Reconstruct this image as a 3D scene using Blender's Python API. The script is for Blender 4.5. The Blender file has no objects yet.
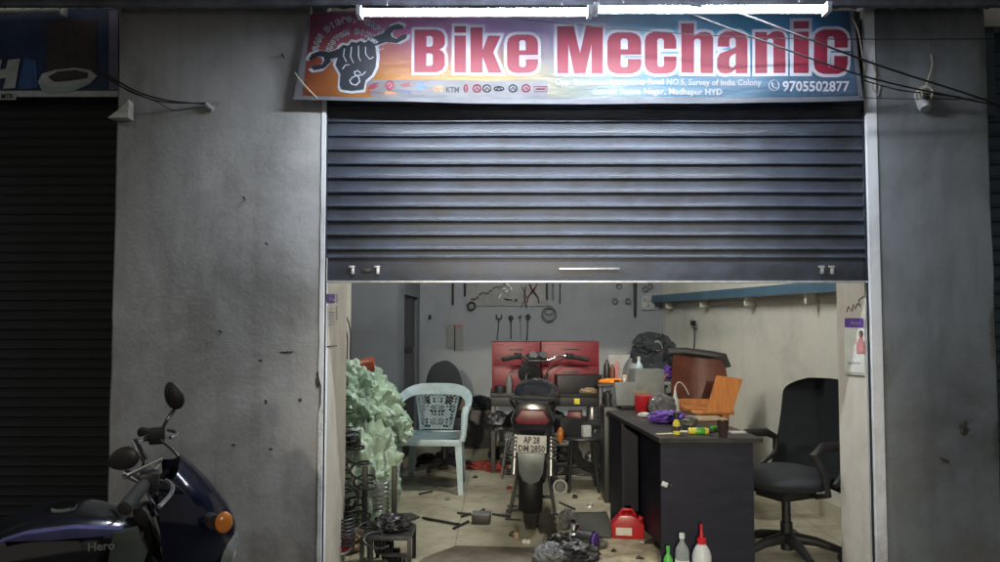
import bpy, bmesh, math, random
from mathutils import Vector, Matrix, Euler, noise
random.seed(7)
R = math.radians
sc = bpy.context.scene
COL = sc.collection
PI = math.pi

# ---------------------------------------------------------------- camera maths
TH = R(2.8); FP = 750.0; HC = 1.4
def P(px, py, d):
    v = 281 - py
    y = FP*math.cos(TH) - v*math.sin(TH)
    z = FP*math.sin(TH) + v*math.cos(TH)
    t = d / y
    return Vector(((px-500)*t, d, HC + z*t))
def F(px, py, z=0.0):
    v = 281 - py
    y = FP*math.cos(TH) - v*math.sin(TH)
    zz = FP*math.sin(TH) + v*math.cos(TH)
    t = (z-HC)/zz
    return Vector(((px-500)*t, y*t, z))

# ---------------------------------------------------------------- materials
def mat(name, col, rough=.6, metal=0, var=.25, vs=6, bump=0, bs=40, spec=.5, col2=None, coat=0, stretch=None, alpha=1, trans=0):
    m = bpy.data.materials.new(name); m.use_nodes = True
    nt = m.node_tree; b = nt.nodes['Principled BSDF']
    b.inputs['Roughness'].default_value = rough
    b.inputs['Metallic'].default_value = metal
    b.inputs['Specular IOR Level'].default_value = spec
    b.inputs['Coat Weight'].default_value = coat
    b.inputs['Alpha'].default_value = alpha
    b.inputs['Transmission Weight'].default_value = trans
    tc = nt.nodes.new('ShaderNodeTexCoord')
    src = tc.outputs['Object']
    if stretch:
        mp = nt.nodes.new('ShaderNodeMapping'); mp.inputs['Scale'].default_value = stretch
        nt.links.new(src, mp.inputs[0]); src = mp.outputs[0]
    n = nt.nodes.new('ShaderNodeTexNoise'); n.inputs['Scale'].default_value = vs; n.inputs['Detail'].default_value = 8; n.inputs['Roughness'].default_value = .65
    nt.links.new(src, n.inputs['Vector'])
    r = nt.nodes.new('ShaderNodeValToRGB')
    c2 = col2 if col2 else tuple(c*(1-var) for c in col)
    c1 = col if col2 else tuple(min(1, c*(1+var*.5)) for c in col)
    r.color_ramp.elements[0].position = .32; r.color_ramp.elements[1].position = .68
    r.color_ramp.elements[0].color = (*c2, 1); r.color_ramp.elements[1].color = (*c1, 1)
    nt.links.new(n.outputs['Fac'], r.inputs[0]); nt.links.new(r.outputs[0], b.inputs['Base Color'])
    mr = nt.nodes.new('ShaderNodeMapRange'); mr.inputs[3].default_value = max(.02, rough-.1); mr.inputs[4].default_value = min(1, rough+.12)
    nt.links.new(n.outputs['Fac'], mr.inputs[0]); nt.links.new(mr.outputs[0], b.inputs['Roughness'])
    if bump:
        n2 = nt.nodes.new('ShaderNodeTexNoise'); n2.inputs['Scale'].default_value = bs; n2.inputs['Detail'].default_value = 6
        nt.links.new(src, n2.inputs['Vector'])
        bp = nt.nodes.new('ShaderNodeBump'); bp.inputs['Strength'].default_value = bump; bp.inputs['Distance'].default_value = .01
        nt.links.new(n2.outputs['Fac'], bp.inputs['Height']); nt.links.new(bp.outputs[0], b.inputs['Normal'])
    return m

def plaster(name, col, dirt, bump=.35, seed=0.0, grime=(.48, .72), drip=.8, crack=.55):
    m = bpy.data.materials.new(name); m.use_nodes = True
    nt = m.node_tree; N = nt.nodes.new; L = nt.links.new; b = nt.nodes['Principled BSDF']
    b.inputs['Roughness'].default_value = .72; b.inputs['Specular IOR Level'].default_value = .3
    tc = N('ShaderNodeTexCoord'); mp = N('ShaderNodeMapping'); mp.inputs['Location'].default_value = (seed, seed*.7, seed*1.3)
    L(tc.outputs['Object'], mp.inputs[0])
    n1 = N('ShaderNodeTexNoise'); n1.inputs['Scale'].default_value = 1.6; n1.inputs['Detail'].default_value = 10; n1.inputs['Roughness'].default_value = .6; n1.inputs['Distortion'].default_value = .5
    n2 = N('ShaderNodeTexNoise'); n2.inputs['Scale'].default_value = 9; n2.inputs['Detail'].default_value = 10; n2.inputs['Roughness'].default_value = .75
    n3 = N('ShaderNodeTexNoise'); n3.inputs['Scale'].default_value = 55; n3.inputs['Detail'].default_value = 5
    for n in (n1, n2, n3): L(mp.outputs[0], n.inputs['Vector'])
    r1 = N('ShaderNodeValToRGB'); r1.color_ramp.elements[0].position = grime[0]; r1.color_ramp.elements[1].position = grime[1]
    r1.color_ramp.elements[0].color = (*col, 1); r1.color_ramp.elements[1].color = (*dirt, 1)
    L(n1.outputs['Fac'], r1.inputs[0])
    r2 = N('ShaderNodeValToRGB'); r2.color_ramp.elements[0].position = .6; r2.color_ramp.elements[1].position = .74
    r2.color_ramp.elements[0].color = (0, 0, 0, 1); r2.color_ramp.elements[1].color = (1, 1, 1, 1)
    L(n2.outputs['Fac'], r2.inputs[0])
    mx = N('ShaderNodeMixRGB'); mx.inputs[2].default_value = (dirt[0]*.75, dirt[1]*.72, dirt[2]*.68, 1)
    mt = N('ShaderNodeMath'); mt.operation = 'MULTIPLY'; mt.inputs[1].default_value = .55
    L(r2.outputs[0], mt.inputs[0]); L(mt.outputs[0], mx.inputs[0]); L(r1.outputs[0], mx.inputs[1])
    # drip streaks
    mp2 = N('ShaderNodeMapping'); mp2.inputs['Scale'].default_value = (9, 9, .8); L(mp.outputs[0], mp2.inputs[0])
    n4 = N('ShaderNodeTexNoise'); n4.inputs['Scale'].default_value = 1.3; n4.inputs['Detail'].default_value = 6; L(mp2.outputs[0], n4.inputs['Vector'])
    r4 = N('ShaderNodeValToRGB'); r4.color_ramp.elements[0].position = .5; r4.color_ramp.elements[1].position = .8
    r4.color_ramp.elements[0].color = (1, 1, 1, 1); r4.color_ramp.elements[1].color = (.72, .7, .66, 1)
    L(n4.outputs['Fac'], r4.inputs[0])
    mx2 = N('ShaderNodeMixRGB'); mx2.blend_type = 'MULTIPLY'; mx2.inputs[0].default_value = drip
    L(mx.outputs[0], mx2.inputs[1]); L(r4.outputs[0], mx2.inputs[2]); # cracks
    vo = N('ShaderNodeTexVoronoi'); vo.feature = 'DISTANCE_TO_EDGE'; vo.inputs['Scale'].default_value = 1.3
    mixv = N('ShaderNodeMixRGB'); mixv.inputs[0].default_value = .25; L(mp.outputs[0], mixv.inputs[1]); L(n2.outputs['Color'], mixv.inputs[2]); L(mixv.outputs[0], vo.inputs['Vector'])
    cr = N('ShaderNodeMapRange'); cr.inputs[1].default_value = 0; cr.inputs[2].default_value = .006; L(vo.outputs['Distance'], cr.inputs[0])
    n5 = N('ShaderNodeTexNoise'); n5.inputs['Scale'].default_value = 1.1; L(mp.outputs[0], n5.inputs['Vector'])
    g5 = N('ShaderNodeMapRange'); g5.inputs[1].default_value = .52; g5.inputs[2].default_value = .6; L(n5.outputs['Fac'], g5.inputs[0])
    ic = N('ShaderNodeMath'); ic.operation = 'SUBTRACT'; ic.inputs[0].default_value = 1; L(cr.outputs[0], ic.inputs[1])
    m5 = N('ShaderNodeMath'); m5.operation = 'MULTIPLY'; L(g5.outputs[0], m5.inputs[0]); L(ic.outputs[0], m5.inputs[1])
    m6 = N('ShaderNodeMath'); m6.operation = 'MULTIPLY'; m6.inputs[1].default_value = crack; L(m5.outputs[0], m6.inputs[0])
    mx3 = N('ShaderNodeMixRGB'); mx3.inputs[2].default_value = (.06, .055, .05, 1); L(m6.outputs[0], mx3.inputs[0]); L(mx2.outputs[0], mx3.inputs[1])
    # hand grime growing towards the foot of the wall
    sz = N('ShaderNodeSeparateXYZ'); L(tc.outputs['Object'], sz.inputs[0])
    gz = N('ShaderNodeMapRange'); gz.inputs[1].default_value = 1.6; gz.inputs[2].default_value = .1; L(sz.outputs[2], gz.inputs[0])
    n6 = N('ShaderNodeTexNoise'); n6.inputs['Scale'].default_value = 4; n6.inputs['Detail'].default_value = 9; n6.inputs['Roughness'].default_value = .7; L(mp.outputs[0], n6.inputs['Vector'])
    r6 = N('ShaderNodeMapRange'); r6.inputs[1].default_value = .45; r6.inputs[2].default_value = .7; L(n6.outputs['Fac'], r6.inputs[0])
    m7 = N('ShaderNodeMath'); m7.operation = 'MULTIPLY'; L(gz.outputs[0], m7.inputs[0]); L(r6.outputs[0], m7.inputs[1])
    m8 = N('ShaderNodeMath'); m8.operation = 'MULTIPLY'; m8.inputs[1].default_value = drip; L(m7.outputs[0], m8.inputs[0])
    mx4 = N('ShaderNodeMixRGB'); mx4.inputs[2].default_value = (.16, .135, .10, 1); L(m8.outputs[0], mx4.inputs[0]); L(mx3.outputs[0], mx4.inputs[1]); L(mx4.outputs[0], b.inputs['Base Color'])
    ad = N('ShaderNodeMath'); ad.operation = 'MULTIPLY_ADD'; ad.inputs[1].default_value = .12
    L(n3.outputs['Fac'], ad.inputs[0]); L(n2.outputs['Fac'], ad.inputs[2])
    ad2 = N('ShaderNodeMath'); ad2.operation = 'MULTIPLY_ADD'; ad2.inputs[1].default_value = .35; L(cr.outputs[0], ad2.inputs[0]); L(ad.outputs[0], ad2.inputs[2])
    ad3 = N('ShaderNodeMath'); ad3.operation = 'MULTIPLY_ADD'; ad3.inputs[1].default_value = 2.0; L(n1.outputs['Fac'], ad3.inputs[0]); L(ad2.outputs[0], ad3.inputs[2])
    bp = N('ShaderNodeBump'); bp.inputs['Strength'].default_value = bump; bp.inputs['Distance'].default_value = .02
    L(ad3.outputs[0], bp.inputs['Height']); L(bp.outputs[0], b.inputs['Normal'])
    return m

def translucent(m, f):
    nt = m.node_tree; b = nt.nodes['Principled BSDF']; out = nt.nodes['Material Output']
    tr = nt.nodes.new('ShaderNodeBsdfTranslucent'); mx = nt.nodes.new('ShaderNodeMixShader'); mx.inputs[0].default_value = f
    src = b.inputs['Base Color'].links[0].from_socket; nt.links.new(src, tr.inputs[0])
    nt.links.new(b.outputs[0], mx.inputs[1]); nt.links.new(tr.outputs[0], mx.inputs[2]); nt.links.new(mx.outputs[0], out.inputs[0])
def emis(name, col, s):
    m = bpy.data.materials.new(name); m.use_nodes = True; nt = m.node_tree
    b = nt.nodes['Principled BSDF']; b.inputs['Base Color'].default_value = (.9, .9, .9, 1)
    b.inputs['Emission Color'].default_value = (*col, 1); b.inputs['Emission Strength'].default_value = s
    return m

M = {}
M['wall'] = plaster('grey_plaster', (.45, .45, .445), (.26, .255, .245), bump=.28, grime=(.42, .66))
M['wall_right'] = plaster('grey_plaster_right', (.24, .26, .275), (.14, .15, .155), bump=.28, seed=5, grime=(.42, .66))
M['edge'] = plaster('whitewashed_edge', (.78, .8, .83), (.5, .5, .5), seed=2, grime=(.55, .75))
M['cream'] = plaster('cream_wall', (.66, .64, .56), (.50, .48, .41), bump=.12, seed=8, grime=(.5, .75), drip=.2, crack=.2)
M['jamb'] = plaster('cream_jamb', (.50, .46, .40), (.36, .33, .28), bump=.15, seed=3, drip=.35, crack=.2)
M['backwall'] = plaster('grey_blue_wall', (.33, .35, .37), (.27, .285, .30), bump=.12, seed=11, drip=.15, crack=.2)
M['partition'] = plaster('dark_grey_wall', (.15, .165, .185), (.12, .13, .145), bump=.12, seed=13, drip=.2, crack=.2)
M['skirt'] = mat('skirting_tile', (.55, .5, .38), .3, var=.2, vs=3)
M['ceiling'] = mat('ceiling_paint', (.4, .4, .4), .8)
M['shutter'] = mat('grey_blue_shutter_paint', (.052, .064, .092), .42, .1, var=.22, vs=3.4, stretch=(1.6, 1, 2.5), bump=.12, bs=60, col2=(.028, .031, .036))
M['shutter_dark'] = mat('dark_shutter_paint', (.016, .022, .026), .6, .1, var=.3, vs=4, stretch=(1, 1, 8), bump=.06)
M['shutter_blue'] = mat('blue_shutter_paint', (.05, .09, .14), .5, .2, var=.3, vs=4)
M['white_metal'] = mat('white_metal', (.75, .77, .8), .4, .1, var=.25, vs=12)
M['worn'] = mat('bare_worn_metal', (.6, .62, .65), .35, .6, var=.3, vs=30)
M['steel'] = mat('dull_steel', (.35, .36, .37), .35, .9, var=.3, vs=25)
M['chrome'] = mat('chrome', (.75, .76, .78), .12, 1, var=.1, vs=20)
M['dark_steel'] = mat('dark_oily_steel', (.06, .06, .062), .4, .6, var=.4, vs=25, bump=.1)
M['black'] = mat('black_plastic', (.018, .018, .02), .45, var=.3, vs=15, bump=.05)
M['gloss_black'] = mat('gloss_black_paint', (.012, .013, .018), .18, var=.2, vs=9, coat=.6)
M['blue_paint'] = mat('dark_blue_fairing', (.008, .010, .032), .12, var=.2, vs=9, coat=.6)
M['grey_lettering'] = mat('grey_lettering', (.3, .3, .3), .5)
M['lilac'] = mat('violet_decal', (.12, .12, .30), .3, var=.3, vs=9)
M['silver_paint'] = mat('silver_green_paint', (.10, .12, .12), .35, .4, var=.3, vs=9)
M['rubber'] = mat('tyre_rubber', (.016, .016, .016), .85, var=.35, vs=25, bump=.3, bs=70)
M['seat'] = mat('black_vinyl_seat', (.014, .014, .015), .4, var=.3, vs=10, bump=.15, bs=120)
M['orange'] = mat('orange_lens', (.9, .28, .02), .2, var=.15, vs=20)
M['amber'] = mat('dull_amber_lens', (.42, .14, .02), .3, var=.3, vs=20)
M['redlens'] = mat('red_tail_lens', (.13, .006, .015), .38, var=.3, vs=30)
M['plate'] = mat('number_plate', (.46, .48, .46), .5, var=.3, vs=25)
M['ink'] = mat('black_ink', (.03, .03, .035), .6, var=.1)
M['grey_ink'] = mat('grey_ink', (.22, .22, .27), .6, var=.1)
M['white_ink'] = mat('white_ink', (.36, .37, .42), .5, var=.04)
M['red_ink'] = mat('red_ink', (.17, .006, .024), .5, var=.12, vs=4)
M['blue_ink'] = mat('blue_ink', (.05, .12, .5), .5, var=.1)
M['sheet'] = mat('white_flex_sheet', (.36, .37, .41), .4, var=.12, vs=8)
M['slate_ink'] = mat('slate_ink', (.010, .014, .022), .5, var=.2, vs=20)
M['galv'] = mat('corrugated_sheet', (.34, .36, .42), .5, .4, var=.45, vs=8, bump=.2)
M['tarp'] = mat('green_woven_sack', (.36, .50, .39), .3, var=.45, vs=7, bump=.5, bs=28, stretch=(1, 1, .5))
M['tarp_pale'] = mat('pale_green_sack', (.46, .60, .48), .28, var=.45, vs=8, bump=.5, bs=28, stretch=(1, 1, .5))
M['red'] = mat('red_paint', (.17, .010, .020), .4, var=.3, vs=8, bump=.05)
M['bright_red'] = mat('red_plastic', (.42, .012, .02), .3, var=.2, vs=12)
M['redcloth'] = mat('red_rag', (.22, .03, .02), .85, var=.5, vs=15, bump=.4)
M['chairplastic'] = mat('pale_blue_plastic', (.40, .52, .56), .35, var=.2, vs=10)
M['desk'] = mat('black_desk_laminate', (.008, .009, .018), .5, spec=.3, var=.35, vs=5, stretch=(1, 1, 4), bump=.05)
M['desktop'] = mat('dark_desktop', (.030, .026, .026), .35, var=.5, vs=10, bump=.05)
M['fabric'] = mat('black_mesh_fabric', (.018, .022, .027), .85, var=.3, vs=30, bump=.3, bs=200)
M['brown'] = mat('brown_leather', (.17, .05, .03), .4, var=.4, vs=8, bump=.1)
M['wood'] = mat('orange_wood', (.50, .19, .045), .42, var=.4, vs=5, stretch=(10, 3, 1.2), col2=(.33, .11, .025))
M['card'] = mat('cardboard', (.30, .22, .13), .85, var=.35, vs=10, bump=.2)
M['mat_brown'] = mat('dirty_brown_mat', (.13, .105, .075), .9, var=.6, vs=7, bump=.35, bs=60)
M['mat_pale'] = mat('oily_cardboard_mat', (.34, .28, .18), .85, var=.6, vs=9, bump=.3)
M['mat_grey'] = mat('oily_grey_tray', (.09, .09, .075), .5, .2, var=.4, vs=9, bump=.15)
M['oil'] = mat('oil_stain', (.12, .105, .075), .3, var=.7, vs=9)
M['yellow'] = mat('yellow_label', (.70, .62, .06), .4, var=.25, vs=25)
M['green'] = mat('green_plastic', (.08, .35, .06), .3, var=.3, vs=15)
M['white_pl'] = mat('white_plastic', (.46, .48, .47), .35, var=.15, vs=15)
M['purple'] = mat('purple_cloth', (.10, .04, .30), .6, var=.4, vs=20)
M['clear'] = mat('cloudy_clear_plastic', (.45, .5, .5), .15, var=.2, vs=15, trans=.6)
M['bag'] = mat('crinkled_clear_bag', (.22, .23, .24), .12, var=.5, vs=25, trans=.5, bump=.5, bs=60)
M['teal'] = mat('blue_shelf_paint', (.07, .14, .20), .5, var=.3, vs=6)
M['grey_pl'] = mat('grey_plastic', (.16, .17, .165), .5, var=.3, vs=12)
M['peg'] = mat('pale_tool_board', (.33, .33, .32), .6, var=.25, vs=6)
M['sticker'] = mat('sticker_paper', (.60, .60, .55), .55, var=.12, vs=15)
M['violet'] = mat('violet_print', (.09, .03, .24), .5, var=.1)
M['skin'] = mat('poster_skin_tone', (.35, .17, .10), .6, var=.1)
M['pink'] = mat('faded_pink_print', (.5, .2, .2), .6, var=.2)
M['rope'] = mat('cream_rope', (.6, .52, .38), .8, var=.2, vs=60)
M['tube_glow'] = emis('lit_led_tube', (.85, .92, 1.0), 190)
M['concrete'] = mat('street_concrete', (.10, .10, .095), .9, var=.4, vs=3, bump=.4, bs=30)

# ---------------------------------------------------------------- mesh builder
class MB:
    def __init__(s, X=None): s.bm = bmesh.new(); s.X = X
    def _fin(s, vs, Mx=None):
        if Mx is not None:
            for v in vs: v.co = Mx @ v.co
    def box(s, c, d, bev=0, rot=None):
        r = bmesh.ops.create_cube(s.bm, size=1)
        Mx = Matrix.Translation(c) @ (Euler(rot).to_matrix().to_4x4() if rot else Matrix()) @ Matrix.Diagonal((*d, 1))
        vs = r['verts']; s._fin(vs, Mx)
        if bev:
            es = list({e for v in vs for e in v.link_edges})
            bmesh.ops.bevel(s.bm, geom=es, offset=bev, segments=2, affect='EDGES', profile=.6)
        return s
    def tube(s, pts, r, n=8, cap=True, closed=False):
        pts = [Vector(p) for p in pts]; k = len(pts)
        rr = r if isinstance(r, (list, tuple)) else [r]*k
        rings = []; prev = None
        for i, p in enumerate(pts):
            if closed: t = pts[(i+1) % k]-pts[i-1]
            else: t = pts[min(i+1, k-1)]-pts[max(i-1, 0)]
            if t.length < 1e-9: t = Vector((0, 0, 1))
            t.normalize()
            if prev is None:
                a = Vector((0, 0, 1)) if abs(t.z) < .9 else Vector((1, 0, 0))
                nrm = t.cross(a).normalized()
            else:
                nrm = (prev - t*prev.dot(t))
                if nrm.length < 1e-6: nrm = t.orthogonal()
                nrm.normalize()
            prev = nrm; b = t.cross(nrm)
            rings.append([s.bm.verts.new(p + (nrm*math.cos(2*PI*j/n)+b*math.sin(2*PI*j/n))*rr[i]) for j in range(n)])
        m = k if closed else k-1
        for i in range(m):
            A, B = rings[i], rings[(i+1) % k]
            for j in range(n): s.bm.faces.new((A[j], A[(j+1) % n], B[(j+1) % n], B[j]))
        if cap and not closed:
            s.bm.faces.new(rings[0][::-1]); s.bm.faces.new(rings[-1])
        return s
    def cyl(s, a, b, r0, r1=None, n=20):
        return s.tube([a, b], [r0, r0 if r1 is None else r1], n)
    def lathe(s, prof, c=(0, 0, 0), n=24, rot=None, scale=(1, 1, 1)):
        Mx = Matrix.Translation(c) @ (Euler(rot).to_matrix().to_4x4() if rot else Matrix()) @ Matrix.Diagonal((*scale, 1))
        rings = []
        for (r, z) in prof:
            if r < 1e-5: rings.append([s.bm.verts.new(Mx @ Vector((0, 0, z)))])
            else: rings.append([s.bm.verts.new(Mx @ Vector((r*math.cos(2*PI*j/n), r*math.sin(2*PI*j/n), z))) for j in range(n)])
        for A, B in zip(rings, rings[1:]):
            if len(A) == 1 and len(B) == 1: continue
            for j in range(n):
                k = (j+1) % n
                if len(A) == 1: s.bm.faces.new((A[0], B[k], B[j]))
                elif len(B) == 1: s.bm.faces.new((A[j], A[k], B[0]))
                else: s.bm.faces.new((A[j], A[k], B[k], B[j]))
        return s
    def prism(s, poly, y0, y1, plane='xz', bev=0):
        def q(u, v, w): return {'xz': (u, w, v), 'yz': (w, u, v), 'xy': (u, v, w)}[plane]
        A = [s.bm.verts.new(q(u, v, y0)) for u, v in poly]; B = [s.bm.verts.new(q(u, v, y1)) for u, v in poly]
        f = [s.bm.faces.new(A), s.bm.faces.new(B[::-1])]
        k = len(poly)
        for i in range(k): f.append(s.bm.faces.new((A[i], B[i], B[(i+1) % k], A[(i+1) % k])))
        bmesh.ops.recalc_face_normals(s.bm, faces=f)
        if bev:
            es = [e for e in f[0].edges] + [e for e in f[1].edges]
            bmesh.ops.bevel(s.bm, geom=es, offset=bev, segments=2, affect='EDGES', profile=.6)
        return s
    def blob(s, c, d, sub=3, amp=.15, fr=2.0, seed=0, ridge=False, flat=None, rot=None, crease=0, pleat=0):
        r = bmesh.ops.create_icosphere(s.bm, subdivisions=sub, radius=1)
        Rm = Euler(rot).to_matrix() if rot else Matrix.Identity(3)
        for v in r['verts']:
            p = v.co.copy(); q = p*fr+Vector((seed, seed*2.1, -seed))
            k = noise.fractal(q, 1.0, 2.0, 4)
            if ridge: k = .5-abs(noise.noise(q*1.3))*1.6 + .35*(.5-abs(noise.noise(q*3.1)))+.12*(.4-abs(noise.noise(q*7.3)))*(1 if sub > 4 else 0)
            p *= 1+amp*k
            if pleat:
                wq = Vector((noise.noise(q*.9), noise.noise(q*.9+Vector((3, 3, 3))), 0))*.9
                a_ = math.atan2(p.x, -p.y)*2.2
                p *= 1+pleat*(.5-abs(noise.noise(Vector((a_*1.5+p.z*1.6, p.z*1.3, seed))+wq)*1.5))+pleat*.5*(.5-abs(noise.noise(Vector((a_*3.6+p.z*3.2, p.z*3.2, seed+3))+wq)))
            if crease:
                dv = noise.voronoi(q*crease+Vector((noise.noise(q*2), noise.noise(q*2+Vector((5, 1, 2))), 0))*.5)[0]; p *= 1-.09*(1-min(1, (dv[1]-dv[0])*2.2))**2+.05*noise.noise(q*crease*2.3)
            if flat is not None and p.z < flat: p.z = flat
            v.co = Rm @ Vector((p.x*d[0]/2, p.y*d[1]/2, p.z*d[2]/2)) + Vector(c)
        return s
    def sheet(s, fn, nu, nv, th=0):
        g = [[s.bm.verts.new(fn(i/nu, j/nv)) for j in range(nv+1)] for i in range(nu+1)]
        fs = [s.bm.faces.new((g[i][j], g[i+1][j], g[i+1][j+1], g[i][j+1])) for i in range(nu) for j in range(nv)]
        if th: bmesh.ops.solidify(s.bm, geom=fs, thickness=th)
        return s
    def quadlist(s, polys, y):
        for pl in polys: s.bm.faces.new([s.bm.verts.new((u, y, v)) for u, v in pl])
        return s
    def add_mesh(s, me, fn):
        vs = [s.bm.verts.new(fn(v.co)) for v in me.vertices]
        for p in me.polygons:
            try: s.bm.faces.new([vs[i] for i in p.vertices])
            except ValueError: pass
        return s
    def xf(s, Mx):
        bmesh.ops.transform(s.bm, matrix=Mx, verts=s.bm.verts); return s
    def build(s, name, m, parent=None, world=False, ang=38, loc=None):
        bm = s.bm
        if world and parent: bmesh.ops.translate(bm, vec=-parent.location, verts=bm.verts)
        if loc is not None: bmesh.ops.translate(bm, vec=-Vector(loc), verts=bm.verts)
        bmesh.ops.recalc_face_normals(bm, faces=bm.faces)
        a = R(ang)
        for f in bm.faces: f.smooth = True
        for e in bm.edges:
            if len(e.link_faces) == 2 and e.calc_face_angle(0) > a: e.smooth = False
        me = bpy.data.meshes.new(name); bm.to_mesh(me); bm.free()
        me.materials.append(M[m] if isinstance(m, str) else m)
        o = bpy.data.objects.new(name, me); COL.objects.link(o)
        if parent: o.parent = parent
        if loc is not None: o.location = loc
        return o

def tag(o, label=None, cat=None, group=None, kind=None):
    if label: o['label'] = label
    if cat: o['category'] = cat
    if group: o['group'] = group
    if kind: o['kind'] = kind
    return o
def thing(name, label, cat, loc=(0, 0, 0), rz=0, group=None, rot=None):
    o = bpy.data.objects.new(name, None); COL.objects.link(o); o.empty_display_size = .1
    o.location = loc; o.rotation_euler = rot if rot else (0, 0, rz)
    return tag(o, label, cat, group)
def copy_tree(o, parent=None):
    c = o.copy(); COL.objects.link(c); c.parent = parent
    for ch in list(o.children): copy_tree(ch, c)
    return c
def one(mb, name, m, loc, label, cat, group=None, world=True, kind=None, ang=38):
    """a thing that is one mesh; world=True: vertices given in world space, origin moved to loc"""
    if world: o = mb.build(name, m, loc=loc, ang=ang)
    else: o = mb.build(name, m, ang=ang); o.location = loc
    return tag(o, label, cat, group, kind)

def text_mesh(s, size=1, res=3, offset=0, align='LEFT'):
    cu = bpy.data.curves.new('t', 'FONT'); cu.body = s; cu.size = size; cu.resolution_u = res; cu.offset = offset; cu.align_x = align
    ob = bpy.data.objects.new('t', cu); COL.objects.link(ob)
    bpy.context.view_layer.update()
    dg = bpy.context.evaluated_depsgraph_get()
    me = bpy.data.meshes.new_from_object(ob.evaluated_get(dg))
    bpy.data.objects.remove(ob); return me
def curve_mesh(polys, offset=0):
    cu = bpy.data.curves.new('c', 'CURVE'); cu.dimensions = '2D'; cu.fill_mode = 'BOTH'; cu.offset = offset
    for pl in polys:
        sp = cu.splines.new('POLY'); sp.points.add(len(pl)-1); sp.use_cyclic_u = True
        for i, (x, y) in enumerate(pl): sp.points[i].co = (x, y, 0, 1)
    ob = bpy.data.objects.new('c', cu); COL.objects.link(ob)
    bpy.context.view_layer.update()
    dg = bpy.context.evaluated_depsgraph_get()
    me = bpy.data.meshes.new_from_object(ob.evaluated_get(dg))
    bpy.data.objects.remove(ob); return me
def helix(c, r, pitch, turns, axis='z', n=14, r1=None):
    out = []
    for i in range(int(turns*n)+1):
        t = i/n; rr = r if r1 is None else r+(r1-r)*t/turns
        a = 2*PI*t; p = (rr*math.cos(a), rr*math.sin(a), pitch*t)
        if axis == 'x': p = (p[2], p[0], p[1])
        if axis == 'y': p = (p[0], p[2], p[1])
        out.append(Vector(c)+Vector(p))
    return out
def bez(p0, p1, p2, p3, n=12):
    p0, p1, p2, p3 = map(Vector, (p0, p1, p2, p3))
    return [p0*(1-t)**3+p1*3*t*(1-t)**2+p2*3*t*t*(1-t)+p3*t**3 for t in [i/n for i in range(n+1)]]
def ring(c, r, n=20, ax='y'):
    o = []
    for i in range(n):
        a = 2*PI*i/n; u, v = r*math.cos(a), r*math.sin(a)
        o.append(Vector(c)+Vector({'y': (u, 0, v), 'x': (0, u, v), 'z': (u, v, 0)}[ax]))
    return o

#%SETTING
D = 3.7                                   # facade plane
# ================================================================= SETTING
XL0, XL1 = P(112, 281, D).x, P(321, 281, D).x
XR0, XR1 = P(879, 281, D).x, P(995, 281, D).x
ZTOP = P(500, 11, D).z
g = MB(); g.box((0, 0, -.125), (400, 400, .1)); o = one(g, 'street_ground', 'concrete', (0, 0, -.125), None, None, kind='structure')
# shop floor: vitrified tiles
def floor_mat():
    m = bpy.data.materials.new('glazed_floor_tiles'); m.use_nodes = True; nt = m.node_tree; N = nt.nodes.new; L = nt.links.new
    b = nt.nodes['Principled BSDF']; tc = N('ShaderNodeTexCoord'); mp = N('ShaderNodeMapping'); L(tc.outputs['Object'], mp.inputs[0])
    mp.inputs['Location'].default_value = (.226, .13, 0)
    br = N('ShaderNodeTexBrick'); br.offset = 0; br.inputs['Scale'].default_value = 1; br.inputs['Brick Width'].default_value = .6; br.inputs['Row Height'].default_value = .6
    br.inputs['Mortar Size'].default_value = .003; br.inputs['Color1'].default_value = (.50, .465, .345, 1); br.inputs['Color2'].default_value = (.47, .435, .325, 1); br.inputs['Mortar'].default_value = (.2, .18, .13, 1)
    L(mp.outputs[0], br.inputs['Vector'])
    n = N('ShaderNodeTexNoise'); n.inputs['Scale'].default_value = 2.2; n.inputs['Detail'].default_value = 10; n.inputs['Roughness'].default_value = .7; L(tc.outputs['Object'], n.inputs['Vector'])
    r = N('ShaderNodeValToRGB'); r.color_ramp.elements[0].position = .42; r.color_ramp.elements[1].position = .66; r.color_ramp.elements[0].color = (1, 1, 1, 1); r.color_ramp.elements[1].color = (.5, .46, .4, 1)
    L(n.outputs['Fac'], r.inputs[0])
    n2 = N('ShaderNodeTexNoise'); n2.inputs['Scale'].default_value = 3.6; n2.inputs['Detail'].default_value = 12; n2.inputs['Roughness'].default_value = .72; L(tc.outputs['Object'], n2.inputs['Vector'])
    r2 = N('ShaderNodeValToRGB'); r2.color_ramp.elements[0].position = .54; r2.color_ramp.elements[1].position = .74; r2.color_ramp.elements[0].color = (1, 1, 1, 1); r2.color_ramp.elements[1].color = (.25, .21, .16, 1)
    L(n2.outputs['Fac'], r2.inputs[0])
    m1 = N('ShaderNodeMixRGB'); m1.blend_type = 'MULTIPLY'; m1.inputs[0].default_value = .85; L(br.outputs['Color'], m1.inputs[1]); L(r.outputs[0], m1.inputs[2])
    m2 = N('ShaderNodeMixRGB'); m2.blend_type = 'MULTIPLY'; m2.inputs[0].default_value = .8; L(m1.outputs[0], m2.inputs[1]); L(r2.outputs[0], m2.inputs[2])
    L(m2.outputs[0], b.inputs['Base Color'])
    mr = N('ShaderNodeMapRange'); mr.inputs[3].default_value = .22; mr.inputs[4].default_value = .6; L(n.outputs['Fac'], mr.inputs[0]); L(mr.outputs[0], b.inputs['Roughness'])
    return m
M['floor'] = floor_mat()
g = MB(); g.box((.55, 6.25, -.075), (4.6, 5.3, .15)); one(g, 'shop_floor', 'floor', (.55, 5.85, -.15), None, None, kind='structure')
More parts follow.
